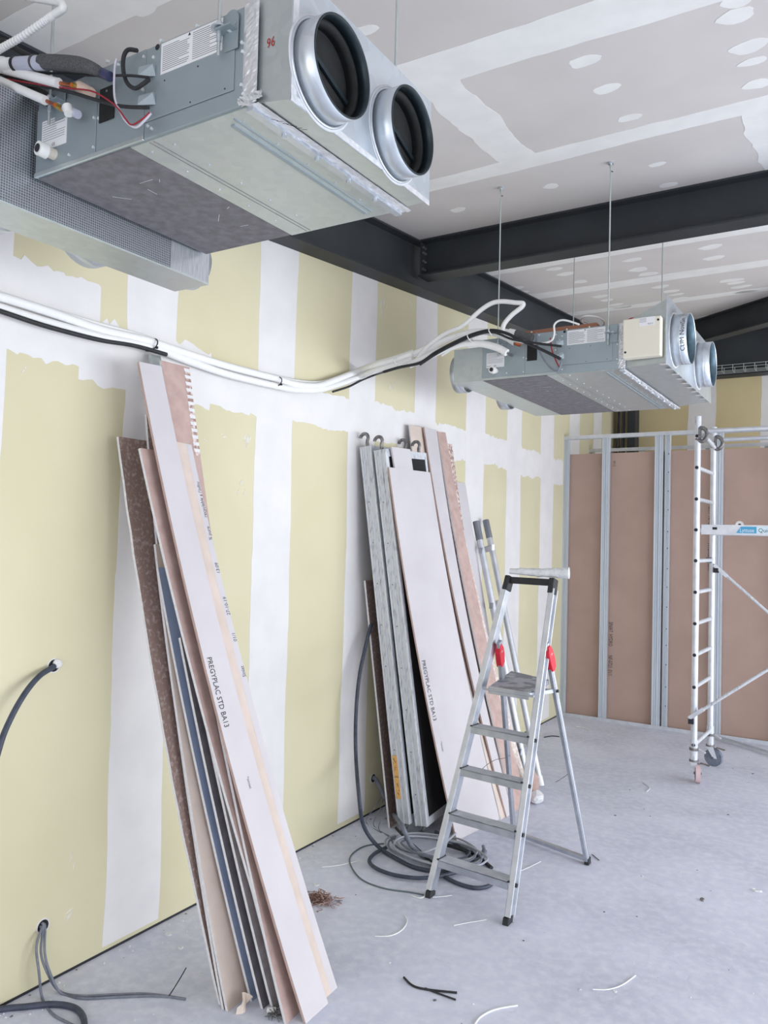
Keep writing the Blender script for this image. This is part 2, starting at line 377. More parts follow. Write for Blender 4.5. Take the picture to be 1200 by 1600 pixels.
for px, py, r in spots:
    c = onc(px, py); n = 14; ph = R(0, 6)
    rx = r * R(.9, 1.25); ry = r * R(.6, .95)
    cpatch([(c.x + rx * math.cos(a) * (1 + .12 * math.sin(3 * a + ph) + R(-.06, .06)), c.y + ry * math.sin(a) * (1 + .12 * math.sin(2 * a + ph) + R(-.06, .06))) for a in [2 * math.pi * k / n for k in range(n)]])
struct(b, 'ceiling')

# ------------------------------------------------------------------ steelwork
def ibeam(b, a, c, h, w, m, tf=0.012, tw=0.008):   # a,c = top centre line
    a, c = V(a), V(c); d = (c - a).normalized(); sd = V((d.y, -d.x, 0)).normalized(); upv = sd.cross(d)
    if upv.z < 0: upv = -upv
    b.bar(a - upv * tf / 2, c - upv * tf / 2, w, tf, m, sd); b.bar(a - upv * (h - tf / 2), c - upv * (h - tf / 2), w, tf, m, sd)
    b.bar(a - upv * h / 2, c - upv * h / 2, tw, h - 2 * tf, m, sd)
BX = 0.15   # the wall beam: the inner flange edge stands this far from the wall
b = MB(); ibeam(b, (0.075, -4.4, cz(-4.4) - .003), (0.075, 10.4, cz(10.4) - .003), 0.34, 0.15, steel_dark)
wb = b.build('steel_beam'); tag(wb, 'long dark grey steel beam running along the top of the left wall', 'beam')
WH = thing('steel_beam', (0.16, 4.98, 3.79), 'dark grey steel cross beam bolted to the wall beam, above the far unit', 'beam')
b = MB(); ibeam(b, (0.14, 4.98, 4.054), (7.3, 4.98, 4.054), 0.265, 0.15, steel_dark); b.build('beam', WH)
b = MB(); b.box((0.158, 4.90, 3.80), (0.168, 4.972, 4.03), steel_dark); pl = b.build('connection_plate', WH)
for yy in (4.918, 4.95):
    for zz in (3.84, 3.9, 3.96, 4.0):
        q = MB(); q.cyl((0.166, yy, zz), (0.180, yy, zz), 0.009, rust_steel, 6); q.build('bolt', pl)
# hip beam running diagonally into the far corner, and the fascia beam on the back wall
b = MB(); p0, p1 = V((0.35, 10.3, cz(10.3) - .004)), V((3.6, 7.15, cz(7.15) - .004)); ibeam(b, p0, p1, 0.26, 0.14, steel_dark)
tag(b.build('steel_beam'), 'dark diagonal steel beam under the ceiling, behind the far unit on the right', 'beam')
b = MB(); ibeam(b, (0.0, 10.5, 4.545), (7.4, 10.5, 4.545), 0.545, 0.2, steel_dark); b.box((0, 10.45, 4.02), (7.4, 10.5, 4.53), steel_dark)
tag(b.build('steel_beam'), 'deep dark steel beam across the top of the back wall', 'beam')
b = MB(); b.box((0.20, 10.4, 0), (0.30, 10.6, 3.99), steel_dark); b.box((0.13, 10.40, 0), (0.17, 10.41, 3.99), steel_dark); tag(b.build('steel_column'), 'dark steel column in the far left corner behind the partition', 'column')
b = MB()
for k in range(3):
    xx = 0.08 + 0.035 * k
    b.tube(smoothpts([(xx + R(-.015, .015), 10.36, z) for z in (0.0, .6, 1.2, 1.8, 2.4, 3.0, 3.5, 3.97)], 4), 0.010, black_rub, 8)
tag(b.build('cable_bundle'), 'black cables hanging down beside the far corner column', 'cable')
# wire mesh cable tray under the fascia beam
b = MB(); ty0, ty1, tz = 10.22, 10.38, 4.02
for yy in (ty0, (ty0 + ty1) / 2, ty1): b.tube([(0.6, yy, tz), (7.2, yy, tz)], 0.004, galv, 6)
for yy in (ty0, ty1): b.tube([(0.6, yy, tz + .07), (7.2, yy, tz + .07)], 0.004, galv, 6)
x = 0.65
while x < 7.2:
    b.tube([(x, ty0, tz + .07), (x, ty0, tz), (x, ty1, tz), (x, ty1, tz + .07)], 0.004, galv, 6, smooth=False); x += 0.12
for x in (1.0, 2.6, 4.2, 5.8): b.bar((x, ty0 - .01, tz - .012), (x, 10.5, tz - .012), 0.03, 0.02, galv)
tag(b.build('cable_tray'), 'wire mesh cable tray below the back wall beam', 'cable tray')

# ------------------------------------------------------------------ metal stud partition
PY = 8.527
def stud(b, xc, wd, y, z0, z1, m=None, depth=0.05):
    m = m or stud_m
    n = [(-.5, 0), (-.36, 0), (-.32, .006), (-.22, .006), (-.18, 0), (-.04, 0), (0, .008), (.04, 0), (.18, 0), (.22, .006), (.32, .006), (.36, 0), (.5, 0)]
    f = [(xc + u * wd, y + v) for u, v in n]; bk = [(xc + wd / 2, y + depth), (xc + wd / 2 - .015, y + depth), (xc + wd / 2 - .015, y + .008), (xc - wd / 2 + .004, y + .008), (xc - wd / 2 + .004, y + depth), (xc - wd / 2, y + depth)]
    pts = f + bk; k = len(pts)
    b.add([(p[0], p[1], z0) for p in pts] + [(p[0], p[1], z1) for p in pts], [(i, (i + 1) % k, k + (i + 1) % k, k + i) for i in range(k)] + [tuple(range(k, 2 * k)), tuple(reversed(range(k)))], m)
PT = thing('stud_partition', (1.5, PY, 0), 'metal stud partition frame in front of the pink boards at the far end', 'partition')
xs = [(0.028, .055), (0.468, .078), (1.025, .085), (1.112, .05), (1.607, .085), (2.21, .08), (2.81, .08), (3.41, .08)]
for xc, wd in xs:
    b = MB(); stud(b, xc, wd, PY, 0.003, 3.05)
    if wd == .05:
        for k in range(14):
            zz = 0.25 + k * 0.2 + R(-.02, .02); b.poly([(xc + .012 + .005 * math.cos(a), PY - .0002, zz + .006 * math.sin(a)) for a in [k2 * .785 for k2 in range(8)]], (0, -1, 0), .0006, ink)
    b.build('stud', PT)
b = MB(); b.box((0.0, PY - .004, 3.05), (3.45, PY + .055, 3.054), galv_bright); b.box((0.0, PY - .006, 3.045), (3.45, PY - .003, 3.085), alu_white); b.box((0, PY + .055, 3.045), (3.45, PY + .058, 3.085), galv_bright); b.build('top_track', PT)
b = MB(); b.box((0.0, PY - .006, 0.0), (3.45, PY + .056, 0.003), galv_bright); b.box((0.0, PY - .008, 0.0), (3.45, PY - .004, 0.035), alu_white); b.build('floor_track', PT)
# pink boards on the far face of the frame: every board a thing
seams = [0.03, 0.475, 1.06, 1.60, 2.21, 2.81, 3.41]
pos = ['left', 'second', 'third', 'fourth', 'fifth', 'sixth']
lab = ['pink-brown plasterboard panel between left wall and first free stud', 'pink-brown plasterboard panel between first free stud and the double stud', 'pink-brown plasterboard panel behind the scaffold ladder frame', 'pink-brown plasterboard panel right of the scaffold, behind the blue label', 'pink-brown plasterboard panel further right in the partition', 'pink-brown plasterboard panel at the right end of the partition']
for i in range(6):
    b = MB(); b.box((seams[i] + .002, PY + .062, 0.004), (seams[i + 1] - .002, PY + .075, 2.885 - (.0 if i else .0)), pink_gyp)
    if i == 1:
        for t, z in (('SINIAT  HYDRO', 1.06), ('NF-0723  01/1', 0.70)): b.text(t, 0.06, (0.515, PY + .0605, z + .0), (0, 0, -1), (1, 0, 0), ink, squeeze=.62)
        b.text('09:13', 0.04, (0.53, PY + .0615, 2.8), (0, 0, -1), (1, 0, 0), ink, squeeze=.7)
    if i == 2:
        for t, z in (('01/1  NF-0723', 2.30), ('HYDRO  SINIAT', 1.93)): b.text(t, 0.065, (1.505, PY + .0615, z), (0, 0, -1), (1, 0, 0), ink, squeeze=.62)
    if i == 3:
        c = V((1.80, PY + .061, 2.12)); b.poly([(c.x + .04 * math.cos(k * .4), c.y, c.z + .04 * math.sin(k * .4)) for k in range(16)], (0, -1, 0), .001, white_pl)
        b.poly([(c.x + .014 * math.cos(k * .6), c.y - .001, c.z + .014 * math.sin(k * .6)) for k in range(10)], (0, -1, 0), .001, ink)
    tag(b.build('plasterboard'), lab[i], 'plasterboard', 'partition boards')
# second frame behind the first
P2 = thing('stud_partition', (1.5, 9.45, 0), 'second metal frame showing above the pink boards, behind the first partition', 'partition')
b = MB(); b.box((0.0, 9.44, 3.03), (3.4, 9.50, 3.034), galv); b.box((0, 9.436, 3.00), (3.4, 9.44, 3.04), alu_white); b.build('top_track', P2)
for x in (0.03, 0.62, 1.35, 1.95, 2.55, 3.15): b = MB(); stud(b, x, .05, 9.445, 0.0, 3.02, galv); b.build('stud', P2)
# loose track on the floor in front
b = MB(); a0, a1 = onz(1112, 1152), onz(1215, 1184); dd = (a1 - a0).normalized(); nn = V((-dd.y, dd.x, 0))
a1 = a0 + dd * 1.7
b.bar(a0 + V((0, 0, .003)), a1 + V((0, 0, .003)), .07, .004, alu_white, nn)
for s_ in (-1, 1): b.bar(a0 + nn * .034 * s_ + V((0, 0, .014)), a1 + nn * .034 * s_ + V((0, 0, .014)), .003, .026, alu_white, nn)
tag(b.build('metal_track'), 'loose pale metal track lying on the floor in front of the partition', 'metal track')

# ------------------------------------------------------------------ ducted air handling units
U1 = V((0.84, 1.40, 2.93)); UH = 0.245; UL = 0.815
def uv1(px, py): p = ony(px, py, 1.40); return p.x - U1.x, p.z - U1.z
def screws(root_b, pts, y, r=0.0045):
    for x, z in pts: root_b.cyl((x, y + .001, z), (x, y - .003, z), r, galv_bright, 8)
def textlines(b, p0, xd, zd, wd, rows, pitch, h, m=ink_grey, seed=1, n=(-1)):
    rr = random.Random(seed); xd = V(xd); zd = V(zd); nn = V((0, -1, 0))
    for i in range(rows):
        o = V(p0) - zd * (i * pitch); L = wd * rr.choice([.95, .98, .9, .6, .97])
        b.poly([o, o + xd * L, o + xd * L - zd * h, o - zd * h], nn, .0003, m)
def hvac(label, O, y1, rod_x, group=None):
    X0, Y0, Z0 = O; X1 = X0 + UL
    root = thing('air_conditioning_unit', (X0 + UL / 2, (Y0 + y1) / 2, Z0), label, 'air conditioning unit', group)
    # casing with folded lips and panel seams
    b = MB(); b.box((X0, Y0, Z0), (X1, y1, Z0 + UH), galv_dull)
    xs_ = X0 + uv1(228, 150)[0]; xp = X0 + uv1(152, 190)[0]
    b.box((X0, Y0 - .0025, Z0), (xp - .0015, Y0, Z0 + .2), galv_dull)
    b.box((xp + .0015, Y0 - .0025, Z0), (xs_ - .0015, Y0, Z0 + UH), galv_dull)
    b.box((xs_ + .0015, Y0 - .004, Z0 + .045), (X1 - .04, Y0, Z0 + UH - .004), galv_dull)
    b.box((xs_ + .0015, Y0 - .003, Z0), (X1, Y0, Z0 + .043), galv_dull)
    b.box((X0, Y0 - .006, Z0 - .001), (xs_, Y0, Z0 + .012), galv)
    c = b.build('casing', root, bevel=.0015)
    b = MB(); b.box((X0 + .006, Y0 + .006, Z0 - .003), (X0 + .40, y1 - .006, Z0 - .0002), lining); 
    rs = random.Random(5)
    for k in range(7):
        u, v_ = rs.uniform(.12, .38), rs.uniform(.15, .85); a = rs.uniform(0, 3); c_ = V((X0 + u, Y0 + (y1 - Y0) * v_, Z0 - .0031)); d_ = V((math.cos(a), math.sin(a), 0)) * rs.uniform(.006, .03)
        b.bar(c_ - d_, c_ + d_, .0012, .0004, screw_m)
    b.build('underside_lining', root)
    b = MB(); b.box((X0 + .402, Y0 + .006, Z0 - .0035), (X1 - .002, y1 - .002, Z0 - .0002), galv)
    for k in (.47, .485): b.box((X0 + k, Y0 + .01, Z0 - .0045), (X0 + k + .0016, y1 - .01, Z0 - .0034), lining)
    b.box((X1 - .095, Y0 + .05, Z0 - .007), (X1 - .082, y1 - .04, Z0 - .0034), galv_dull)
    b.box((X1 - .068, Y0 + .03, Z0 - .006), (X1 - .062, y1 - .04, Z0 - .0034), galv_dull)
    yy = Y0 + .05
    while yy < y1 - .03:
        for k in (.435, .52, UL - .05): b.cyl((X0 + k, yy, Z0 - .006), (X0 + k, yy, Z0 - .003), .004, galv_bright, 8)
        yy += .13
    b.build('bottom_panel', root)
    # rating plate and long warning label
    b = MB(); u0, v1 = uv1(68, 192); u1 = uv1(106, 200)[0]; v0 = v1 - .088
    b.box((X0 + u0, Y0 - .0036, Z0 + v0), (X0 + u1, Y0 - .0026, Z0 + v1), label_w)
    o = V((X0 + u0 + .004, Y0 - .0037, Z0 + v1 - .006)); W_ = u1 - u0 - .008
    textlines(b, o, (1, 0, 0), (0, 0, 1), W_, 9, .0068, .0012, seed=4)
    b.text('CE', .012, o + V((W_ * .42, -.0002, -.076)), (1, 0, 0), (0, 0, 1), ink)
    b.text('R410A', .010, o + V((0, -.0002, -.076)), (1, 0, 0), (0, 0, 1), ink)
    b.build('rating_plate', root)
    b = MB(); u0, v1 = uv1(255, 68); u1, v1b = uv1(351, 32); v0 = uv1(255, 118)[1]; v1 = (v1 + v1b) / 2
    b.box((X0 + u0, Y0 - .0056, Z0 + v0), (X0 + u1, Y0 - .004, Z0 + v1), label_w)
    o = V((X0 + u0 + .006, Y0 - .0057, Z0 + v1 - .010)); hw = (u1 - u0) / 2 - .009
    textlines(b, o, (1, 0, 0), (0, 0, 1), hw, 13, .0052, .0014, seed=9); textlines(b, o + V(((u1 - u0) / 2, 0, .004)), (1, 0, 0), (0, 0, 1), hw, 14, .0052, .0014, seed=12)
    c0 = o + V(((u1 - u0) / 2 - .016, -.0006, .001)); b.poly([c0, c0 + V((.009, 0, 0)), c0 + V((.0045, 0, .008))], (0, -1, 0), .0003, ink)
    b.build('warning_label', root)
    # electrical / float opening, screws, knock-outs
    b = MB(); p, q = uv1(159, 142), uv1(180, 183); b.box((X0 + p[0], Y0 - .006, Z0 + q[1] - .004), (X0 + q[0], Y0 - .003, Z0 + p[1]), black_in)
    b.cyl((X0 + (p[0] + q[0]) / 2, Y0 - .008, Z0 + p[1] - .012), (X0 + (p[0] + q[0]) / 2, Y0 - .005, Z0 + p[1] - .012), .003, galv_bright, 8); b.build('access_cover', root)
    P = [(227, 90), (242, 91), (236, 106), (241, 106), (236, 150), (241, 148), (225, 141), (233, 198), (239, 202), (149, 185), (156, 186), (148, 231), (310, 42), (254, 65), (380, 68), (381, 82), (379, 134), (382, 148), (170, 97), (187, 102), (110, 243)]
    for a in P:
        u, v = uv1(*a); b = MB(); b.cyl((X0 + u, Y0 - .001, Z0 + v), (X0 + u, Y0 - .0068, Z0 + v), .0042, screw_m, 10); b.build('screw', root)
    for a in ((248, 75), (311, 105), (259, 127), (353, 140), (299, 161)):
        u, v = uv1(*a); r = .008 if a[0] == 248 else .0022; b = MB(); b.cyl((X0 + u, Y0 - .003, Z0 + v), (X0 + u, Y0 - .0048, Z0 + v), r, ink, 10); b.build('knockout_hole', root)
    # white drain plug
    u, v = uv1(84, 243); c = V((X0 + u, Y0, Z0 + v)); b = MB(); b.cyl(c + V((.006, 0, 0)), c + V((.004, -.03, 0)), .016, cream_pl, 20, .015)
    b.cyl(c + V((.003, -.026, 0)), c + V((0, -.052, 0)), .0215, white_pl, 24, .020); b.cyl(c + V((0, -.0515, 0)), c + V((0, -.054, 0)), .012, ink, 20); b.build('drain_plug', root)
    # folded cable entry hoods
    for a in ((230, 118), (230, 162)):
        u, v = uv1(*a); c = V((X0 + u, Y0 - .004, Z0 + v + .002)); b = MB()
        b.hexa([c + V((0, -.03, -.022)), c + V((.038, 0, -.018)), c + V((.038, 0, .0)), c + V((0, 0, .0)),
                c + V((0, -.026, .006)), c + V((.036, -.012, .012)), c + V((.038, 0, .013)), c + V((0, 0, .012))], mat('hood_sheet', (150, 160, 166), None, .5, .3)); b.build('cable_entry_hood', root, bevel=.002)
    # hanger brackets with discs, and the threaded rods with washers at the ceiling
    for x, y, near in rod_x:
        sg = -1 if y < (Y0 + y1) / 2 else 1
        b = MB(); yf = Y0 - .004 if near else y1
        b.box((x - .006, min(yf, yf + sg * .03), Z0 + .19), (x + .046, max(yf, yf + sg * .03), Z0 + .194), galv_dull)
        b.box((x + .004, yf - .001, Z0 + .145), (x + .048, yf + (sg * .003), Z0 + .222), galv_dull); b.cyl((x + .026, yf, Z0 + .222), (x + .026, yf + sg * .004, Z0 + .222), .022, galv_dull, 24); b.cyl((x + .024, yf, Z0 + .196), (x + .024, yf + sg * .012, Z0 + .196), .008, screw_m, 6)
        b.cyl((x, y, Z0 + .196), (x, y, Z0 + .2), .020, galv_bright, 24); b.cyl((x, y, Z0 + .2), (x, y, Z0 + .212), .009, galv_bright, 6)
        b.cyl((x, y, Z0 + .165), (x, y, Z0 + .19), .006, galv_bright, 8)
        b.build('hanger_bracket', root, bevel=.001)
        b = MB(); zt = cz(y); b.tube([(x, y, Z0 + .13), (x, y, zt + .0)], .0042, galv, 8)
        b.cyl((x, y, zt - .012), (x, y, zt + .0005), .016, galv_bright, 16); b.cyl((x, y, zt - .03), (x, y, zt - .012), .007, galv, 6)
        b.tube([(x, y, zt - .03), (x, y, zt - .05), (x + .012, y, zt - .056)], .003, ink, 6)
        b.build('threaded_rod', root)
    return root

# ---- near unit
A1 = hvac('large galvanised air conditioning unit in the upper left with two dark-lined round outlets', U1, 2.10, [(0.925, 1.378, True), (1.58, 1.378, True), (1.625, 2.125, False), (0.925, 2.125, False)], None)
X1 = U1.x + UL; Z0 = U1.z
b = MB()   # outlet plenum flaring down to the outlet plate
px_ = 1.80; pn = onx(452, 157, px_); zb = pn.z; yb0 = pn.y; yb1 = 2.045; zt_ = 3.20
b.hexa([(X1, 1.405, Z0 + .002), (px_, yb0 + .012, zb + .01), (px_, yb1 - .012, zb + .012), (X1, 2.095, Z0 + .002),
        (X1, 1.405, Z0 + UH - .004), (px_, yb0 + .012, zt_), (px_, yb1 - .012, zt_), (X1, 2.095, Z0 + UH - .004)], galv)
pm = b.build('outlet_plenum', A1)
b = MB()   # "96" written in red on the plenum side
xa, xb_ = X1, px_
def pside(x, z): t = (x - xa) / (xb_ - xa); return V((x, 1.405 + (yb0 + .012 - 1.405) * t - .0012, z))
p = ony(416, 76, 1.40); b.text('96', .034, (0, 0, 0), (1, 0, 0), (0, 0, 1), red_ink, fn=lambda a, c_: pside(p.x + a * .8, p.z + c_)); b.build('handwritten_number', pm)
b = MB(); b.hexa([(px_, yb0, zb), (px_ + .004, yb0, zb), (px_ + .004, yb1, zb + .004), (px_, yb1, zb + .004), (px_, yb0, zt_ + .01), (px_ + .004, yb0, zt_ + .01), (px_ + .004, yb1, zt_ + .01), (px_, yb1, zt_ + .01)], galv_bright)
b.box((px_ + .004, yb0, zb), (px_ + .005, yb0 + .02, zt_), foil_tape); b.box((px_ + .004, yb0, zb + .003), (px_ + .0052, yb1, zb + .018), foil_tape)
for i in range(2):
    yy = 1.50 + .335 * i; b.ring((px_ + .004, yy, 3.012), (1, 0, 0), .114, .130, .0018, mat('smeared_sealant', (204, 206, 210), (190, 193, 198), .8, scale=30), 48)
op = b.build('outlet_plate', A1)
for i, yy in enumerate((1.50, 1.835)):
    q = MB(); zc = 3.012; rr = .116
    q.ring((px_ + .004, yy, zc), (1, 0, 0), rr - .0012, rr, .062, galv_bright, 56)
    q.ring((px_ + .004, yy, zc), (1, 0, 0), rr + .0001, rr + .008, .006, galv_bright, 56)
    q.build('outlet_collar', A1)
    q = MB(); q.ring((px_ + .030, yy, zc), (1, 0, 0), rr - .006, rr - .0013, .0375, black_rim, 56)
    q.cyl((px_ + .0045, yy, zc), (px_ + .006, yy, zc), rr - .002, black_in, 48)
    q.ring((px_ + .006, yy, zc), (1, 0, 0), rr - .016, rr - .0025, .030, black_in, 48)
    q.bar((px_ + .012, yy - .1, zc + .045), (px_ + .012, yy + .1, zc - .03), .006, .012, black_rim)
    q.build('dark_lining', A1)
b = MB()   # crumpled aluminium tape over the casing/plenum joint
def tape_strip(b, P, wdv, n=40, amp=.004, nrm=None):
    P = [V(p) for p in P]; wdv = V(wdv); L = P[1] - P[0]; nv = V(nrm); k = 6; vs = []
    for i in range(n + 1):
        for j in range(k + 1):
            e = min(i, n - i, 3) / 3
            vs.append(P[0] + L * (i / n) + wdv * (j / k) + nv * (R(.0008, amp) * (.25 if j in (0, k) else 1)))
    fs = [(i * (k + 1) + j, i * (k + 1) + j + 1, (i + 1) * (k + 1) + j + 1, (i + 1) * (k + 1) + j) for i in range(n) for j in range(k)]
    b.add(vs, fs, foil_tape)
tape_strip(b, [(X1 - .012, 1.398, Z0 - .005), (X1 - .012, 1.398, Z0 + UH)], (.05, -.004, 0), 44, .0032, (0, -1, 0))
tape_strip(b, [(X1 + .002, 1.39, Z0 - .004), (X1 + .012, 2.10, Z0 - .004)], (.045, 0, -.006), 60, .005, (0, 0, -1))
tape_strip(b, [(X1 - .02, 1.398, Z0 + .0), (X1 + .06, 1.392, Z0 - .002)], (0, 0, .018), 20, .012, (0, -1, 0))
b.build('aluminium_tape', A1)
b = MB(); b.box((X1 + .0005, 1.40, Z0 - .018), (X1 + .022, 2.1, Z0 - .0002), galv_bright)
for yy in (1.53, 1.67, 1.82, 1.96): b.cyl((X1 + .012, yy, Z0 - .026), (X1 + .012, yy, Z0 - .017), .007, galv_bright, 6)
b.build('joint_flange', A1)
b = MB(); o = onz(446, 186, 2.925) 
for k in range(7): b.bar((X1 + .03 + k * .006, 1.46 + k * .012 + R(-.003, .003), Z0 - .016), (X1 + .04 + k * .006, 1.47 + k * .012 + R(-.003, .006), Z0 - .016), .0012, .0006, ink)
b.build('pencil_scribble', A1)

# inlet duct of foil faced insulation on the left side of the near unit
D1 = thing('insulated_duct', (0.74, 1.5, 2.83), 'foil-faced insulated duct box along the left side of the near air conditioning unit', 'duct')
b = MB(); b.box((0.652, 0.55, 2.832), (0.826, 1.94, 3.16), foilm); b.build('duct_body', D1)
b = MB(); b.box((0.650, 0.55, 2.826), (0.828, 2.13, 2.832), galv); b.build('bottom_panel', D1)
b = MB(); b.box((0.652, 1.942, 2.832), (0.826, 2.13, 3.16), mat('brushed_foil', (206, 208, 212), (176, 180, 186), .35, .8, scale=60, stretch=(1, 6, .3))); b.build('end_section', D1)
b = MB(); b.ring((0.7, 2.129, 2.93), (0, 1, 0), .08, .092, .05, galv_bright, 40); b.build('end_collar', D1)
b = MB()
for yy in (1.42, 1.78): b.ring((0.652, yy, 2.95), (-1, 0, 0), .118, .124, .08, galv_bright, 40)
b.build('round_collars', D1)

# pipes and wires at the near unit
def tub(name, label, cat, P, r, m, n=6, seg=10, group=None, extra=None, **kw):
    b = MB(); b.tube(smoothpts(P, n), r, m, seg, **kw)
    if extra: extra(b)
    o = b.build(name)
    return tag(o, label, cat, group)
def PP(pts, Y): return [ony(x, y, Y + (pt[0] if pt else 0)) for x, y, *pt in pts]
P = smoothpts(PP([(-12, 84), (3, 75), (33, 58), (67, 35), (86, 22)], 1.31), 16)
b = MB(); b.tube(P, .008, white_pipe, 12, rf=lambda i: .0108 if i % 2 else .0084, smooth=False); b.tube(smoothpts(PP([(86, 22), (94, 17), (99, 12), (95, 5), (78, 1), (52, -3), (20, -8), (-20, -2)], 1.31), 6), .0108, white_pl, 14)
tag(b.build('drain_hose'), 'white corrugated drain hose curving over the left end of the near unit', 'hose')
CN1 = thing('drain_pipe', ony(67, 97, 1.33), 'dark grey foam-wrapped drain pipe with grey coupling, left of the near unit', 'pipe')
b = MB(); pts = smoothpts(PP([(66, 97), (93, 98), (123, 101), (145, 107), (161, 116, .03)], 1.33), 6); b.tube(pts, .02, grey_foam, 18, rf=lambda i: .0205 - .009 * max(0, (i - 12) / 12)); b.build('foam_sleeve', CN1)
b = MB(); b.tube(PP([(28, 100), (70, 98)], 1.33), .0195, mat('grey_pvc', (186, 188, 204), None, .4), 20); b.build('coupling', CN1)
b = MB(); b.tube(PP([(54, 98), (57, 98)], 1.33), .0212, grey_foam, 20); b.build('clamp_ring', CN1)
b = MB(); b.tube(PP([(-12, 101), (6, 101), (6.5, 101), (24, 100)], 1.33), .02, white_pl, 20, rf=lambda i: (.022, .022, .018, .018)[i]); b.build('white_socket', CN1)
b = MB(); b.tube(PP([(24, 100), (28, 100)], 1.33), .0213, black_rub, 20); b.build('rubber_seal', CN1)
b = MB(); b.tube(PP([(160, 114), (172, 120)], 1.35), .013, mat('dark_blue_plastic', (58, 60, 92), None, .5), 12); b.build('pump_fitting', CN1)
def flare(label, A, B_, C_, D_, r, group=None):
    t = thing('refrigerant_pipe', ony(*A, 1.34), label, 'pipe', group)
    q = MB(); q.tube(PP([A, B_], 1.34), r, white_pipe, 18); q.build('foam_insulation', t)
    q = MB(); q.tube(PP([B_, C_], 1.345), r * .42, copper, 14); q.cyl(ony(*C_, 1.345), ony(*D_, 1.37), r * .62, brass, 6); q.build('flare_nut', t)
    return t
flare('upper white-insulated refrigerant pipe with thick copper end, at the near unit', (-14, 103), (92, 130), (112, 133), (126, 137), .0135)
flare('lower white-insulated refrigerant pipe with thin copper end, above the near rating plate', (-14, 120), (71, 157), (86, 164), (99, 171), .0125)
b = MB(); b.tube(PP([(124, 136), (142, 146)], 1.37), .016, mat('peach_foam', (222, 196, 180), None, .9), 14); tag(b.build('foam_collar'), 'peach foam collar round the larger copper connection of the near unit', 'pipe insulation')
b = MB(); b.tube(PP([(102, 169), (122, 179)], 1.36), .0115, mat('grey_pvc', (186, 188, 204)), 16); b.tube(PP([(105, 166), (108, 178)], 1.345), .013, white_pl, 14); tag(b.build('pipe_stub'), 'small grey pipe stub with white tie above the near rating plate', 'pipe')
b = MB(); b.tube(smoothpts(PP([(-16, 114), (20, 126), (60, 146), (78, 158)], 1.39), 5), .018, mat('black_foam', (44, 43, 44), None, .95), 16); tag(b.build('foam_pipe'), 'black foam-covered pipe behind the white pipes at the near unit', 'pipe')
b = MB(); b.tube(smoothpts(PP([(-12, 62), (8, 66), (30, 80), (52, 92), (60, 100)], 1.42), 5), .010, black_rub, 12); tag(b.build('black_pipe'), 'black pipe passing behind the grey drain coupling', 'pipe')
tub('cable', 'flat black cable running level into the upper entry hood of the near unit', 'cable', PP([(-12, 119), (30, 114), (92, 115), (150, 118), (200, 118), (232, 121)], 1.355), .0035, black_rub)
tub('cable', 'black and tan cable sagging into the lower entry hood of the near unit', 'cable', PP([(-12, 128), (33, 131), (75, 136), (117, 146), (150, 156), (190, 166), (232, 168)], 1.35), .0048, black_rub)
tub('wire', 'red wire looping under the lower entry hood of the near unit', 'wire', PP([(-10, 120), (30, 127), (75, 134), (107, 138), (142, 142), (167, 155), (183, 168), (197, 187), (206, 195), (221, 187), (234, 176)], 1.345), .0022, red_wire)
tub('wire', 'white wire looping beside the red wire at the near unit', 'wire', PP([(182, 92), (179, 110), (179, 150), (186, 170), (197, 190), (212, 199), (226, 188), (236, 177)], 1.348), .003, mat('lilac_white', (196, 192, 204), None, .5))
tub('cable', 'thick black cable looped down beside the near unit access cover', 'cable', PP([(214, 79), (200, 78), (193, 90), (193, 112), (199, 130), (211, 138), (224, 131), (233, 124)], 1.36), .0055, black_rub)

# ---- far unit
U2 = V((0.945, 4.30, 2.855))
A2 = hvac('smaller-looking air conditioning unit hanging beyond the cross beam with beige control box', U2, 5.70, [(1.049, 4.282, True), (1.70, 4.282, True), (1.02, 5.725, False), (1.66, 5.725, False)])
X1 = U2.x + UL; Z0 = U2.z
px_ = 2.012
b = MB(); b.hexa([(X1, 4.305, Z0 + .002), (px_, 4.27, Z0), (px_, 5.56, Z0), (X1, 5.69, Z0 + .002), (X1, 4.305, Z0 + .235), (px_, 4.27, Z0 + .34), (px_, 5.56, Z0 + .34), (X1, 5.69, Z0 + .235)], galv)
b.build('outlet_plenum', A2)
b = MB(); b.box((px_, 4.25, Z0 - .008), (px_ + .004, 5.58, Z0 + .355), galv_bright)
for yy in (4.447, 5.13): b.ring((px_ + .004, yy, 3.012), (1, 0, 0), .137, .15, .003, foil_tape, 48)
for k in range(9): b.box((px_ - .03, 4.25 + .14 * k, Z0 - .0095), (px_ + .003, 4.27 + .14 * k + .01, Z0 - .008), foil_tape)
b.build('outlet_plate', A2)
for i, yy in enumerate((4.447, 5.13)):
    q = MB(); q.ring((px_ + .004, yy, 3.012), (1, 0, 0), .134, .1355, .085, galv_bright, 56); q.ring((px_ + .05, yy, 3.012), (1, 0, 0), .1355, .137, .004, galv_bright, 56)
    q.cyl((px_ + .0045, yy, 3.012), (px_ + .006, yy, 3.012), .134, black_in, 48); q.ring((px_ + .006, yy, 3.012), (1, 0, 0), .1325, .134, .080, mat('teal_lining_sheet', (70, 92, 104), (84, 106, 118), .4, .5, scale=30), 56)  # dark teal ring lining the inside of the collar
    if i == 0:
        for st, a0 in (('CLIM', -2.45), ('NoviSin', -3.08)):
            wd = .062
            q.text(st, .034, (0, 0, 0), (1, 0, 0), (0, 0, 1), ink, fn=lambda u, v_, a0=a0, st=st: V((px_ + .078 - v_, yy + .1366 * math.cos(a0 - u / .1363), 3.012 + .1366 * math.sin(a0 - u / .1366))))
    q.build('outlet_collar', A2)
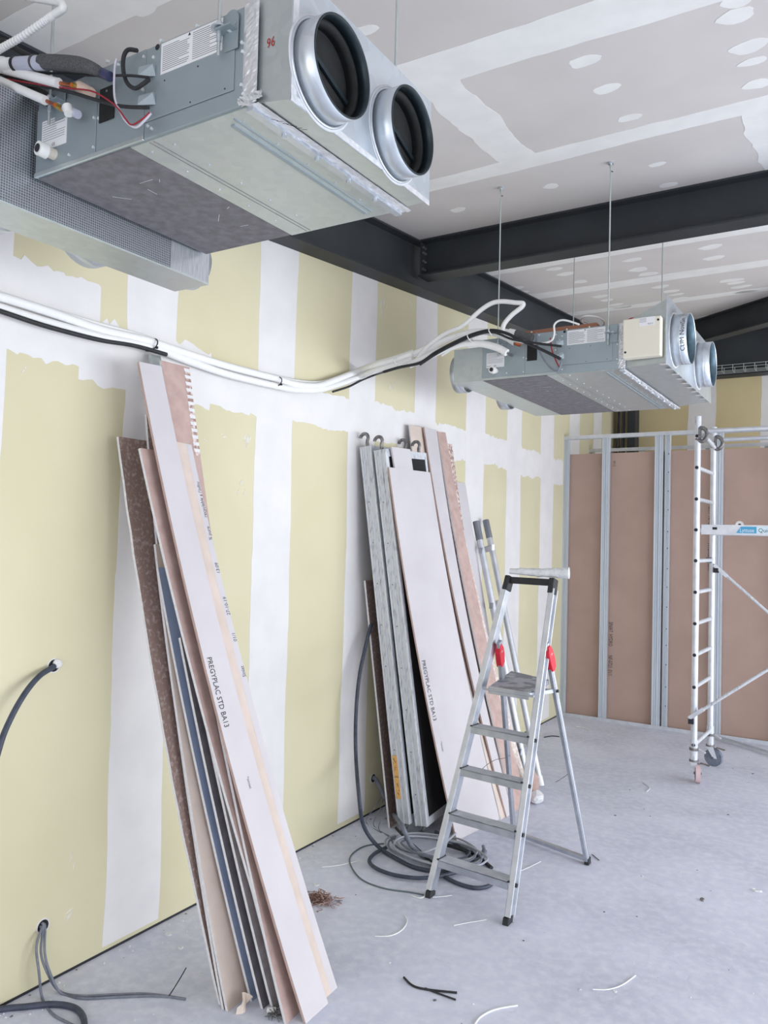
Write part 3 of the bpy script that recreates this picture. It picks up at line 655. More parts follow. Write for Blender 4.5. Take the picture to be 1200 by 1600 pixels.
b = MB(); b.box((1.80, 4.205, 2.885), (1.995, 4.268, 3.092), cream_pl); cb = b.build('control_box', A2, bevel=.006)
b = MB(); b.box((1.885, 4.2035, 3.045), (1.965, 4.2048, 3.09), label_w); textlines(b, (1.888, 4.2033, 3.085), (1, 0, 0), (0, 0, 1), .035, 4, .006, .0014, seed=3); b.text('RCB 12', .012, (1.93, 4.2031, 3.05), (1, 0, 0), (0, 0, 1), ink, squeeze=.7); b.build('label', cb)
b = MB(); b.cyl((1.815, 4.206, 2.915), (1.815, 4.203, 2.915), .006, ink, 10); b.cyl((1.982, 4.206, 3.07), (1.982, 4.203, 3.07), .006, ink, 10); b.build('cover_screws', cb)
b = MB(); tape_strip(b, [(X1 - .006, 4.298, Z0 - .005), (X1 - .006, 4.298, Z0 + UH)], (.04, -.004, 0), 40, .007, (0, -1, 0)); tape_strip(b, [(X1, 4.29, Z0 - .006), (X1 + .01, 5.7, Z0 - .006)], (.03, 0, 0), 80, .008, (0, 0, -1)); b.build('aluminium_tape', A2)
b = MB(); b.box((X1 - .001, 4.3, Z0 - .016), (X1 + .008, 5.7, Z0), galv_bright)
for k in range(9): b.cyl((X1 + .01, 4.36 + k * .16, Z0 - .022), (X1 + .01, 4.36 + k * .16, Z0 - .012), .010, galv_bright, 6)
b.build('joint_flange', A2)
b = MB(); b.box((0.752, 4.302, Z0 + .003), (0.943, 5.69, Z0 + .205), galv); b.box((.752, 4.30, Z0), (.944, 5.70, Z0 + .003), galv)
b.build('inlet_plenum', A2)
for yy in (4.50, 5.2):
    q = MB(); q.ring((0.752, yy, Z0 + .095), (-1, 0, 0), .115, .1175, .07, galv_bright, 44); q.build('inlet_collar', A2)
b = MB(); b.box((1.17, 4.33, Z0 + UH), (1.62, 5.2, Z0 + UH + .03), wood_br); tag(b.build('cardboard_sheet'), 'brown cardboard lying on top of the far air conditioning unit', 'cardboard')
# pipes and cables reaching the far unit
CN2 = thing('drain_pipe', ony(800, 520, 4.22), 'grey foam drain pipe with white socket on the far unit', 'pipe')
b = MB(); b.tube(PP([(806, 521), (832, 528)], 4.22), .022, grey_foam, 16); b.build('foam_sleeve', CN2)
b = MB(); b.tube(PP([(784, 517), (802, 520)], 4.22), .016, white_pl, 16); b.tube(PP([(796, 519), (806, 521)], 4.22), .021, white_pl, 16); b.build('white_socket', CN2)
tub('drain_hose', 'white hose rising in a sharp bend above the left end of the far unit', 'hose', PP([(640, 570), (650, 564), (664, 546), (680, 532), (700, 519), (720, 511), (736, 498), (752, 484), (768, 474), (784, 471), (806, 473), (817, 474), (815, 480), (800, 492), (788, 506), (785, 517)], 4.2), .0135, white_pipe, seg=12)
pb = thing('refrigerant_pipe', ony(804, 536, 4.22), 'thick white insulated pipe curving down to the copper connection of the far unit', 'pipe')
b = MB(); b.tube(smoothpts(PP([(640, 556), (662, 546), (685, 536), (710, 526), (740, 519), (765, 519), (788, 526), (804, 535)], 4.22), 6), .019, white_pipe, 16); b.build('foam_insulation', pb)
b = MB(); b.cyl(ony(804, 535, 4.22), ony(814, 538, 4.24), .016, copper, 8); b.build('flare_nut', pb)
pb = thing('refrigerant_pipe', ony(792, 551, 4.22), 'lower white insulated pipe ending above the far rating plate', 'pipe')
b = MB(); b.tube(smoothpts(PP([(640, 570), (662, 560), (686, 549), (704, 542), (724, 537), (752, 537), (776, 543), (792, 551)], 4.18), 6), .021, white_pipe, 16); b.build('foam_insulation', pb)
b = MB(); b.cyl(ony(792, 551, 4.18), ony(799, 555, 4.29), .008, rust_steel, 8); b.build('flare_nut', pb)
tub('cable', 'thick black cable arching from the pipe bundle to the lower hood of the far unit', 'cable', PP([(600, 581), (624, 574), (656, 567), (680, 551), (710, 535), (740, 522), (768, 516), (792, 521), (812, 531), (850, 548), (876, 561)], 4.15), .009, black_rub)
tub('cable', 'black cable passing level into the upper hood of the far unit', 'cable', PP([(656, 570), (682, 553), (712, 537), (742, 524), (770, 519), (800, 530), (836, 536), (877, 541)], 4.14), .007, black_rub)
tub('cable', 'thin white cable looping over the top of the far unit', 'cable', PP([(690, 556), (718, 538), (745, 524), (770, 522), (800, 532), (836, 537), (860, 533), (866, 522), (866, 508), (874, 501), (886, 501), (905, 507)], 4.2), .0055, white_pl)
tub('cable', 'white cable ring lying on top of the far unit', 'cable', [ony(926, 502, 4.5) + V((.06 * math.cos(a), .12 * math.sin(a), 0)) for a in [k * .7 for k in range(10)]], .005, white_pl)
tub('wire', 'dark red wire dropping beside the entry hoods of the far unit', 'wire', PP([(860, 528), (862, 545), (868, 562), (874, 574)], 4.24), .004, red_wire)
tub('wire', 'grey wire hanging in a loop below the far access cover', 'wire', PP([(838, 520), (840, 540), (850, 562), (862, 576), (872, 579), (877, 566)], 4.23), .005, grey_cab)
tub('wire', 'dark red wires arching behind the beige control box', 'wire', PP([(974, 506), (984, 499), (994, 498), (1002, 503)], 4.33), .006, red_wire)

# ------------------------------------------------------------------ pipe bundle along the left wall
bx = [(-40, 462), (0, 473), (80, 496), (160, 520), (232, 537), (296, 560), (360, 580), (432, 597), (462, 604), (495, 606), (520, 600), (560, 585)]
CLN = [onx(x, y, .055) for x, y in bx]
tail = [(583, 576), (618, 566), (645, 557)]
def run(dz, dx, tl, wob=0):
    P = [p + V((dx + .004 * math.sin(i * 1.7 + wob), 0, dz + .006 * math.sin(i * 1.3 + wob))) for i, p in enumerate(CLN)]
    return P + [V((0, 0, dz)) + ony(x, y, 4.2) for x, y in tl]
grp = 'insulated pipes along the left wall'
for dz, r, lb, wv in ((.017, .0195, 'upper thick white insulated pipe of the bundle along the left wall', 0), (-.018, .0185, 'lower thick white insulated pipe of the bundle along the left wall', 2)):
    P = run(dz, 0, tail, wv)
    o = tub('insulated_pipe', lb, 'pipe', P, r, white_pipe, seg=14, group=None)
P = run(.034, -.02, tail, 4); tub('electrical_conduit', 'thin white conduit on top of the wall pipe bundle', 'conduit', P, .0095, white_pl)
P = [onx(x, y, .07) for x, y in ((-40, 474), (0, 486), (60, 506), (110, 520), (160, 532), (210, 540), (260, 554))]
tub('cable', 'black cable slack below the pipe bundle at the left edge', 'cable', P, .010, black_rub)
P = [onx(x, y, .07) for x, y in ((520, 612), (545, 604), (565, 594), (585, 586))] + PP([(600, 581)], 4.15); tub('cable', 'black cable emerging under the pipe bundle near the middle', 'cable', P, .007, black_rub)
def tie(px, py, m, label, X=None, Y=None, r=.046):
    c = onx(px, py, .05) if Y is None else ony(px, py, Y); b = MB(); a0 = V((0, .85, -.3)).normalized() if Y is None else V((.9, 0, .4)).normalized()
    x, y, z = frame(a0); b.tube([c + x * math.cos(k * .5236) * r + y * math.sin(k * .5236) * r * .8 for k in range(12)], .003, m, 8, closed=True)
    b.box(c + V((r * .75, -.004, -r * .5)), c + V((r * .75 + .012, .005, -r * .5 + .01)), m); tag(b.build('cable_tie'), label, 'cable tie')
tie(236, 539, ink, 'black cable tie around the pipe bundle above the leaning boards', r=.043); tie(431, 597, ink, 'black cable tie around the pipe bundle at its lowest part', r=.043)
tie(622, 567, white_pl, 'white cable tie where the pipe bundle leaves the wall', Y=4.18, r=.042); tie(767, 519, white_pl, 'white cable tie on the black cables above the far unit', Y=4.15, r=.026); tie(734, 528, white_pl, 'white cable tie on the cables left of the far unit', Y=4.15, r=.03)

# ------------------------------------------------------------------ leaning boards
class Board:
    def __init__(s, BL, BR, TL, TR, bow=0.05, t=0.0125):
        s.BL, s.BR, s.TL, s.TR, s.bow, s.t = V(BL), V(BR), V(TL), V(TR), bow, t
        s.n = ((s.BR - s.BL).normalized()).cross((s.TL - s.BL).normalized()).normalized()
        if s.n.x < 0: s.n = -s.n
        s.L = (s.TL - s.BL).length; s.W = (s.BR - s.BL).length
    def S(s, u, w, d=0.0):
        p = (s.BL * (1 - w) + s.BR * w) * (1 - u) + (s.TL * (1 - w) + s.TR * w) * u
        return p + V((-4 * s.bow * u * (1 - u), 0, 0)) + s.n * d
    def mesh(s, b, front, edge, back=None, N=22, jag=0.0, topjag=0.0, M=1):
        back = back or edge; F = []; B = []
        for i in range(N + 1):
            u = i / N; a, c = [], []
            for j in range(M + 1):
                w = j / M
                ww = w + (R(-jag, jag) if j in (0, M) and 0 < i < N else 0); uu = u + (R(-topjag, 0) if i == N else 0)
                f = s.S(uu, ww); k = s.S(uu, ww, -s.t)
                if i == 0: f.z = 0.0005; k.z = 0.0005
                a.append(f); c.append(k)
            F.append(a); B.append(c)
        def grid(G, m, flip):
            vs = [p for r in G for p in r]; q = M + 1
            fs = [(i * q + j, i * q + j + 1, (i + 1) * q + j + 1, (i + 1) * q + j) for i in range(N) for j in range(M)]
            if flip: fs = [tuple(reversed(f)) for f in fs]
            b.add(vs, fs, m, False)
        grid(F, front, False); grid(B, back, True)
        def strip(A, C):
            k = len(A); b.add(A + C, [(i, i + 1, k + i + 1, k + i) for i in range(k - 1)], edge)
        strip([r[0] for r in B], [r[0] for r in F]); strip([r[-1] for r in F], [r[-1] for r in B])
        strip(F[-1], B[-1]); strip(B[0], F[0])
        return b
    def write(s, b, st, size, u0, w0, m, down=True, squeeze=0.8):
        sg = -1 if down else 1
        # down: letters read from the top towards the floor
        def fn(x, y):
            u = u0 + sg * x * squeeze / s.L; w = w0 + (y if down else -y) / s.W
            return s.S(u, w, 0.0012)
        b.text(st, size, (0, 0, 0), (1, 0, 0), (0, 1, 0), m, fn=lambda x, y: fn(x, y))
def board(name, label, cat, BL, BR, TL, TR, front, edge=gyp_core, back=None, bow=.05, group=None, post=None, parts=None, M=1, **kw):
    bd = Board(BL, BR, TL, TR, bow); b = MB(); bd.mesh(b, front, edge, back, M=M, **kw)
    if post: post(bd, b)
    o = b.build(name); tag(o, label, cat, group)
    if parts: parts(bd, o)
    return bd, o
PB = 'plasterboard strip'
G1 = 'plasterboard strips leaning in the near stack'
HB = 2.66
def prof(xb, X, z, bow=.06): u = z / HB; return xb * (1 - u) + X * u - 4 * bow * u * (1 - u)
def top_on(px, py, xb, X, bow=.06):   # where a board of the stack (same bend as its neighbours) meets this height
    x = X
    for _ in range(30): p = onx(px, py, x); x = max(.012, prof(xb, X, min(p.z, HB), bow)) * .5 + x * .5
    p = onx(px, py, x); return p, bow * min(1, p.z / HB) ** 2
def inner(lbl, bl, top, X, front, wd=.2, **kw):
    BL = onz(*bl); TL, bow = top_on(*top, BL.x, X); BR = BL + V((-.012, wd, 0)); TR = TL + V((0, wd * .95, 0))
    return board('plasterboard_strip', lbl, PB, BL, BR, TL, TR, front, bow=bow, group=G1, **kw)
def brown_print(bd, b):
    rr = random.Random(3)
    for k in range(26):
        bd.write(b, rr.choice(['8A11', 'GR3', '13BA', '0G', 'SC8']), .03, .62 - k * .011 + rr.uniform(-.003, .003), rr.uniform(.1, .5), board_pink, squeeze=.9)
inner('brown scuffed plasterboard strip at the far left of the near stack, against the wall', (345, 1571), (185, 682), .016, board_brown, wd=.24, jag=.01)
inner('white edge of a thin board just right of the brown scuffed strip', (350, 1578), (229, 647), .034, board_brown, wd=.17)
_, cb_ = inner('beige strip with torn curled paper at its foot, low in the near stack', (356, 1581), (243, 850), .052, board_beige, wd=.2)
# torn paper at the foot
b = MB(); c = onz(364, 1580) + V((.012, 0, 0)); vs = []
for k in range(9):
    a = k / 8; vs += [c + V((.012 + .02 * math.sin(a * 5), -.01 + a * .09, .0)), c + V((.02 + .015 * math.sin(a * 9), -.012 + a * .085, .03 + .035 * math.sin(a * 3.1)))]
b.add(vs, [(2 * k, 2 * k + 2, 2 * k + 3, 2 * k + 1) for k in range(8)], mat('torn_paper', (226, 210, 196), None, .9)); b.build('torn_paper', cb_)
inner('blue-grey strip in the middle of the near stack', (394, 1565), (247, 887), .070, board_blue, wd=.19)
inner('dark grey strip right of the blue-grey one in the near stack', (411, 1577), (282, 996), .088, board_dark, wd=.18)
inner('grey paper-backed strip between two white edges in the near stack', (428, 1580), (278, 900), .104, board_grey, wd=.17)
inner('thin dark strip behind the pink-topped one in the near stack', (446, 1580), (284, 900), .120, board_dark, wd=.15)
inner('pink-topped strip tucked just behind the widest white board of the near stack', (456, 1588), (219, 700), .136, board_pink, wd=.14)
J = board('plasterboard_strip', 'pink-backed tall strip rising behind the white board, with torn printed edge', PB, (1.005, 2.50, 0), (.995, 2.63, 0), onx(252, 563, .150), onx(296, 574, .150), board_pink, bow=.06, group=G1, jag=.006,
          post=lambda bd, b: [b.poly([bd.S(u, .80, .0005), bd.S(u, 1.0, .0005), bd.S(u + .006, 1.0, .0005), bd.S(u + .006, .78, .0005)], bd.n, .0005, gyp_core if k % 2 else board_rough) for k, u in enumerate([.84 + .006 * q for q in range(26)])])
def ipost(bd, b):
    pts = [bd.S(u / 30, .74, .0004) for u in range(31)]; p2 = [bd.S(u / 30, 1.0, .0004) for u in range(31)]
    b.add(pts + p2, [(i, i + 1, 31 + i + 1, 31 + i) for i in range(30)], board_white)
    L = bd.L
    for st, u in (('Siniat', .548), ('01/1', .615), ('27-10-19', .665), ('13:09', .745), ('% pure', .81), ("recyclable a l'infini", .855)):
        bd.write(b, st, .038, u, .985, ink, down=False, squeeze=.62)
BRI = onz(527, 1543); TI, bI = top_on(299, 695, BRI.x, .168); TJ = onx(266, 688, TI.x)
board('plasterboard_strip', 'beige strip with a white printed edge, on the right side of the near stack', PB, BRI + V((.012, -.175, 0)), BRI, TJ, TI, board_beige, bow=bI, group=G1, post=ipost)
def gpost(bd, b):
    bd.write(b, 'PREGYPLAC STD BA13', .046, .520, .13, ink, squeeze=.66)
    bd.write(b, '*siniat', .022, .335, .46, ink_grey, squeeze=.9)
board('plasterboard_strip', 'widest white board in front of the near stack, printed PREGYPLAC STD BA13', PB, onz(478, 1600), onz(513, 1568), onx(217, 565, .186), onx(252, 572, .186), board_white, edge=board_pink, bow=.06, group=G1, post=gpost)
b = MB(); c0 = onx(236, 553, .05); c1 = onx(251, 556, .05)
bs = Board(V((.93, 2.62, 0)), V((.93, 2.69, 0)), c0, c1, .05, .02); bs.mesh(b, galv, galv, galv)
tag(b.build('metal_stud'), 'end of a perforated metal stud peeping over the near stack of boards', 'metal stud')
b = MB(); c = onz(417, 1583); b.cyl(c + V((0, 0, .012)), c + V((.03, .02, .012)), .011, white_pl, 12); tag(b.build('plaster_chip'), 'small white plug lying at the foot of the near stack', 'debris')
b = MB(); c = onz(433, 1588)
for k in range(22): b.tube(smoothpts([c + V((R(-.02, .02), R(-.02, .02), .003)), c + V((R(-.03, .03), R(-.03, .03), R(.01, .03))), c + V((R(-.04, .04), R(-.04, .04), .003))], 3), .0014, rust_steel, 5)
tag(b.build('wire_tuft'), 'small grey wire tuft at the foot of the near stack', 'debris')

# far stack -------------------------------------------------------------
G2 = 'boards leaning in the far stack'
def deck(label, bl, br, tl, X, wdv):
    B0 = onz(*bl); B1 = onz(*br); T0 = onx(*tl, X); t = .088; base = (B0 + B1) / 2
    root = thing('scaffold_deck', B0, label, 'scaffold deck', 'scaffold decks')
    al = (T0 - B0).normalized(); wd = (V(wdv) - al * V(wdv).dot(al)).normalized(); th = wd.cross(al).normalized()
    if th.x < 0: th = -th
    L = (T0 - B0).length; W_ = .58
    def q(a, w, c): return B0 + al * a + wd * w + th * c
    def bx(b, a0, a1, w0, w1, c0, c1, m): b.hexa([q(a0, w0, c0), q(a0, w1, c0), q(a0, w1, c1), q(a0, w0, c1), q(a1, w0, c0), q(a1, w1, c0), q(a1, w1, c1), q(a1, w0, c1)], m)
    e0, e1 = .06, L - .03
    for w0 in (0, W_ - .03):
        b = MB(); bx(b, e0, e1, w0, w0 + .03, 0, t, alu_worn)
        if w0 == 0:
            bx(b, e0, e1, -.008, 0, 0.0, .012, alu_worn); bx(b, e0, e1, -.008, 0, t * .48, t * .56, alu_worn); bx(b, e0, e1, -.008, 0, t - .014, t, alu_worn)
            for k in range(8): a = e0 + .2 + k * .27; b.cyl(q(a, -.001, t * .3), q(a, -.004, t * .3), .004, rust_steel, 8)
        b.build('side_rail', root, bevel=.002)
    b = MB(); bx(b, e0 + .02, e1 - .02, .03, W_ - .03, t - .02, t - .004, plank_dark); b.build('plywood_panel', root)
    b = MB(); bx(b, e0 + .001, e0 + .05, .03, W_ - .03, .004, t - .002, alu_worn); b.build('end_rail', root); b = MB(); bx(b, e1 - .05, e1 - .001, .03, W_ - .03, .004, t - .002, alu_worn); b.build('end_rail', root)
    for a, s_ in ((e1, 1), (e0, -1)):
        for w in (.025, W_ - .03):
            if s_ > 0: P = [q(a - .03, w, t * .5), q(a + .03, w, t * .5), q(a + .058, w, t * .62), q(a + .082, w, t * .52), q(a + .088, w, t * .25), q(a + .076, w, t * .02), q(a + .062, w, -t * .05)]
            else: P = [q(a + .03, w, t * .5), q(a - .02, w, t * .5), q(a - .045, w, t * .3), q(a - .05, w - .01, t * .05)]
            b = MB(); b.tube(smoothpts(P, 5), .0115, rust_steel, 10); b.build('hook', root)
    return root, q, t
r1, q1, t1 = deck('left scaffold deck in the far stack, with orange stickers near its foot', (624, 1301), (649, 1304), (562, 692), .03, (-.02, 1, 0))
b = MB()
for k, (a0, a1) in enumerate(((.36, .50), (.22, .36))):
    b.hexa([q1(a0, -.0110, .010), q1(a0, -.0082, .010), q1(a0, -.0082, t1 * .50), q1(a0, -.0110, t1 * .50), q1(a1 - .004, -.0110, .010), q1(a1 - .004, -.0082, .010), q1(a1 - .004, -.0082, t1 * .50), q1(a1 - .004, -.0110, t1 * .50)], orange_st)
def mark(a0, c0, a1, c1, w=.003): b.bar(q1(a0, -.0114, c0), q1(a1, -.0114, c1), w * 1.5, .0008, ink)
mark(.48, .018, .45, .034, .005); mark(.40, .018, .43, .030, .002); mark(.42, .034, .42, .038, .006); mark(.365, .016, .365, .040, .002); mark(.32, .028, .30, .034, .005); mark(.28, .036, .27, .036, .004); mark(.26, .026, .245, .034, .004)
b.build('warning_stickers', r1)
r2, q2, t2 = deck('right scaffold deck in the far stack, beside the large white board', (651, 1305), (675, 1308), (584, 697), .145, (-.02, 1, 0))
inner2 = lambda lbl, BL, BR, TL, TR, front, name='plasterboard_strip', bow=.03, **kw: board(name, lbl, PB, BL, BR, TL, TR, front, bow=bow, group=G2, **kw)
inner2('thin brown board edge left of the scaffold decks', (.25, 4.52, 0), (.22, 4.75, 0), onx(571, 907, .05), onx(571, 907, .05) + V((0, .2, 0)), board_brown, bow=0.0)
kb = inner2('large white board in the far stack, printed PREGYPLAC STD BA13', onz(714, 1314), onz(781, 1280), onx(608, 730, .28), onx(672, 738, .27), board_white, edge=board_pink, bow=.035,
            post=lambda bd, b: (bd.write(b, 'PREGYPLAC STD BA13', .055, .475, .045, ink, squeeze=.72), bd.write(b, '*siniat', .028, .255, .10, ink_grey, squeeze=.9)))
inner2('small white offcut showing between the decks and the large white board', (.655, 4.80, 0), (.67, 4.96, 0), onx(612, 698, .255), onx(641, 702, .255), board_white, edge=board_white)
inner2('tall beige-pink board behind the large white board, topmost of the far stack', (.66, 4.92, 0), (.755, 5.30, 0), onx(640, 664, .05), onx(684, 673, .05), board_beige, bow=.05, jag=.004)
inner2('narrow tall white strip in front of the tall beige-pink board', onz(792, 1277), onz(800, 1270), onx(663, 667, .075), onx(682, 672, .075), board_white, edge=board_pink, bow=.05)
inner2('beige strip right of the large white board, reaching the floor behind the stepladder', onz(783, 1281), onz(806, 1264), onx(676, 745, .10), onx(692, 745, .10), board_beige, bow=.045)
inner2('torn reddish board behind the pink plank', (.70, 5.36, 0), (.70, 5.58, 0), onx(672, 690, .035), onx(706, 694, .035), board_rough, bow=.04, jag=.02)
inner2('pale crumbly strip with broken top, right of the narrow white strip', (.80, 5.27, 0), onz(830, 1244), onx(712, 848, .17), onx(729, 850, .17), mat('pale_torn_board', (206, 188, 178), (228, 220, 216), .95, scale=40, contrast=(.45, .6), detail=12, bump=.4, bscale=70), bow=.02, jag=.012)
inner2('pink plank with chipped edge on the right side of the far stack', (.80, 5.30, 0), (.80, 5.52, 0), onx(683, 672, .07), onx(696, 675, .07), board_pink, bow=.035, jag=.03, topjag=.004)
inner2('small grey-white board end peeping right of the pink plank', (.55, 5.75, 0), (.55, 5.9, 0), onx(712, 753, .03), onx(727, 755, .03), board_white, bow=.0)
# brown paper and white lump at the foot of the far stack
b = MB(); c = onz(826, 1252)
b.add([c + V((x, y, z)) for x, y, z in ((0, 0, .0), (.05, .06, 0), (.06, .05, .16), (.0, .0, .30), (-.04, .04, .32), (-.03, .08, .05))], [(0, 1, 2, 3), (0, 3, 4, 5), (0, 5, 1), (1, 5, 4, 2), (2, 4, 3)], board_pink)
tag(b.build('paper_bag'), 'crumpled pinkish bag standing behind the stepladder at the foot of the far stack', 'bag')
b = MB(); b.blob(c + V((.07, -.03, .05)), .055, plaster_dry, flat=.9, j=.12); tag(b.build('plaster_lump'), 'pale lump on the floor behind the stepladder right leg', 'debris')
# aluminium guard frame leaning on the wall
GF = thing('guard_frame', onz(838, 1232), 'pale aluminium tube frame leaning on the wall right of the far stack', 'scaffold frame')
s1t, s1b = onx(744, 815, .12), onz(827, 1238) + V((0, 0, .002)); s2t, s2b = onx(759, 813, .06), onz(845, 1229)
for t_, b_, r in ((s1t, s1b, .027), (s2t, s2b, .025)):
    d = (b_ - t_); b = MB(); b.tube([t_ + d * .07, t_ + d * .975], r, alu_white, 18); st_ = b.build('tube', GF)
    b = MB(); b.tube([t_, t_ + d * .075], r + .003, mat('grey_sleeve', (122, 126, 134), (134, 138, 146), .5, .4), 18); b.build('end_sleeve', st_)
    b = MB(); b.tube([t_ + d * .965, b_ + V((0, 0, .004))], r + .004, white_pl, 18); b.build('foot_cap', st_)
for u in (.115, .33, .62, .86):
    b = MB(); p, q_ = s1t.lerp(s1b, u), s2t.lerp(s2b, u); e = (q_ - p).normalized(); b.bar(p - e * .045, q_ + e * .035, .045, .03, alu, (0, 0, 1)); b.cyl(q_ + e * .0 - V((0, 0, .03)), q_ + V((0, 0, .03)), .033, alu_white, 16); b.build('cross_bar', GF)

# ------------------------------------------------------------------ stepladder
SLb = [V((0.937, 3.80, 0)), V((1.398, 3.755, 0))]; SLt = [V((1.139, 4.304, 1.672)), V((1.423, 4.263, 1.69))]
SL = thing('stepladder', (1.2, 4.2, 0), 'aluminium stepladder with red clips and black handle standing in front of the far stack', 'stepladder')
side = (SLb[1] - SLb[0]).normalized()
def rail(i, z): t = z / SLt[i].z; return SLb[i].lerp(SLt[i], t)
for i in (0, 1):
    b = MB(); p0, p1 = rail(i, .03), rail(i, 1.64); b.bar(p0, p1, .022, .052, alu, side)
    out = side * (1 if i else -1)
    for s_ in (-1, 1):
        z = (p1 - p0).normalized(); x = side; y = z.cross(x); b.bar(p0 + y * .024 * s_ + out * .008, p1 + y * .024 * s_ + out * .008, .030, .006, alu_white, side)
    r_ = b.build('front_rail', SL, bevel=.0015)
    b = MB(); q0 = rail(i, 0); b.hexa([q0 + V(v) for v in ((-.016, -.032, 0), (.016, -.032, 0), (.016, .030, 0), (-.016, .030, 0), (-.0155, -.024, .034), (.0155, -.024, .034), (.0155, .038, .034), (-.0155, .038, .034))], black_rub); b.build('rubber_foot', r_, bevel=.003)
for z in (.19, .42, .65, .872):
    a, c = rail(0, z), rail(1, z); dy = V((0, 1, 0)); e = (c - a).normalized(); a = a + e * .012; c = c - e * .012; n_ = V((-e.y, e.x, 0)).normalized()
    if n_.y < 0: n_ = -n_
    b = MB(); f0, f1 = a - n_ * .035, c - n_ * .035; g0, g1 = a + n_ * .050, c + n_ * .050; h = V((0, 0, .038)); lp = V((0, 0, .010))
    b.hexa([f0 - h, f1 - h, f1 - h + n_ * .004, f0 - h + n_ * .004, f0, f1, f1 + n_ * .004, f0 + n_ * .004], alu)
    b.hexa([g0 - h - n_ * .004, g1 - h - n_ * .004, g1 - h, g0 - h, g0 - n_ * .004, g1 - n_ * .004, g1, g0], alu)
    b.hexa([f0 - lp * .4, f1 - lp * .4, g1 - lp * .4, g0 - lp * .4, f0, f1, g1, g0], alu)
    for k in range(7): w_ = k / 6; pp = f0.lerp(g0, .08 + .84 * w_); qq = f1.lerp(g1, .08 + .84 * w_); b.bar(pp + V((0, 0, .0008)), qq + V((0, 0, .0008)), .004, .0016, alu_white, n_)
    st_ = b.build('step', SL)
    b = MB()
    for p, s_ in ((a, -1), (c, 1)): b.cyl(p + e * s_ * .012 - h * .5 + n_ * .0, p + e * s_ * .034 - h * .5, .010, black_rub, 12); b.bar(p - n_ * .036 + e * s_ * .002 + V((0, 0, .002)), p + n_ * .040 + e * s_ * .002 + V((0, 0, .002)), .010, .006, black_rub)
    b.build('step_end_cap', st_)
pf = [onz(763, 1073, 1.10), onz(826, 1083, 1.10), onz(858, 1062, 1.10), onz(799, 1048, 1.10)]
b = MB(); h = V((0, 0, .028)); b.hexa([p - h for p in pf] + pf, mat('ribbed_platform', (132, 136, 146), (176, 180, 190), .55, .6, scale=14, contrast=(.45, .55), detail=2, stretch=(1, 1, 1)))
b.build('platform', SL, bevel=.003)
b = MB(); b.hexa([pf[0] - h * 1.3, pf[1] - h * 1.3, pf[1] - h * 1.3 + V((0, .004, 0)), pf[0] - h * 1.3 + V((0, .004, 0)), pf[0] + V((0, -.002, .003)), pf[1] + V((0, -.002, .003)), pf[1] + V((0, .006, .003)), pf[0] + V((0, .006, .003))], alu)
b.cyl(pf[0] + V((-.03, .0, -.014)), pf[1] + V((.03, .0, -.014)), .006, alu, 10); b.build('platform_edge', SL)
SRb = [onz(803, 1307), onz(918, 1350)]; SRt = [V((1.136, 4.19, 1.33)), V((1.428, 4.15, 1.35))]
for i in (0, 1):
    a, c = SRb[i], SRt[i]; b = MB(); b.bar(a.lerp(c, .02), c, .020, .036, alu, side)
    sg = 1 if i else -1; b.bar(a.lerp(c, .02) + side * sg * .011, c + side * sg * .011, .003, .012, alu_white, side); rr_ = b.build('rear_leg', SL, bevel=.001)
    b = MB(); b.hexa([a + V(v) for v in ((-.014, -.024, 0), (.014, -.024, 0), (.014, .024, 0), (-.014, .024, 0), (-.013, -.022, .04), (.013, -.022, .04), (.013, .022, .04), (-.013, .022, .04))], black_rub); b.build('rubber_foot', rr_, bevel=.003)
    # red hinge clip
    z = (c - a).normalized(); top = a.lerp(c, .985); low = a.lerp(c, .90); y = z.cross(side)
    b = MB(); O_ = side * sg * .004
    pr = [(-.020, -.005), (-.004, -.028), (.045, -.034), (.10, -.026), (.135, -.006), (.13, .014), (.08, .026), (.02, .022), (-.018, .016)]
    sy = -1
    pts = [low + z * u + y * v * sy - side * .017 + O_ for u, v in pr]; b.poly(pts, side, .034, red_pl); b.build('hinge_clip', rr_, bevel=.004)
    b = MB(); lc_ = low + z * .085 + side * (.0185 if True else 0) + O_ ; b.bar(lc_ - y * .01, lc_ + y * .01, .003, .001, white_pl); b.bar(lc_ - z * .008, lc_ + z * .008, .003, .001, white_pl); b.build('white_mark', rr_)
for i in (0, 1):   # platform stays
    b = MB(); p = pf[1 if i else 0] + V((0, .01, -.012)); q_ = SRb[i].lerp(SRt[i], .80); b.bar(p + V((0, 0, 0)), q_, .006, .02, alu, side); b.cyl(q_ - side * .02, q_ + side * .02, .009, black_rub, 12); b.build('platform_stay', SL)
b = MB(); b.bar(SRb[0].lerp(SRt[0], .025), SRb[1].lerp(SRt[1], .025), .022, .03, alu, (0, 0, 1)); b.build('rear_brace', SL, bevel=.001)
b = MB(); b.bar(SRb[0].lerp(SRt[0], .80) , SRb[1].lerp(SRt[1], .80), .012, .016, alu, (0, 0, 1)); b.build('rear_brace', SL)
# black handle
b = MB(); ha, hb = rail(0, 1.675), rail(1, 1.675); e = (hb - ha).normalized(); n_ = V((-e.y, e.x, 0))
b.bar(ha + e * .0, hb - e * .0, .038, .030, black_rub, (0, 0, 1))
for i, p in enumerate((ha, hb)):
    d = (rail(i, 1.60) - rail(i, 1.68)).normalized(); b.bar(p - d * .022, p + d * .065, .034, .060, black_rub, side)
b.build('handle', SL, bevel=.006)
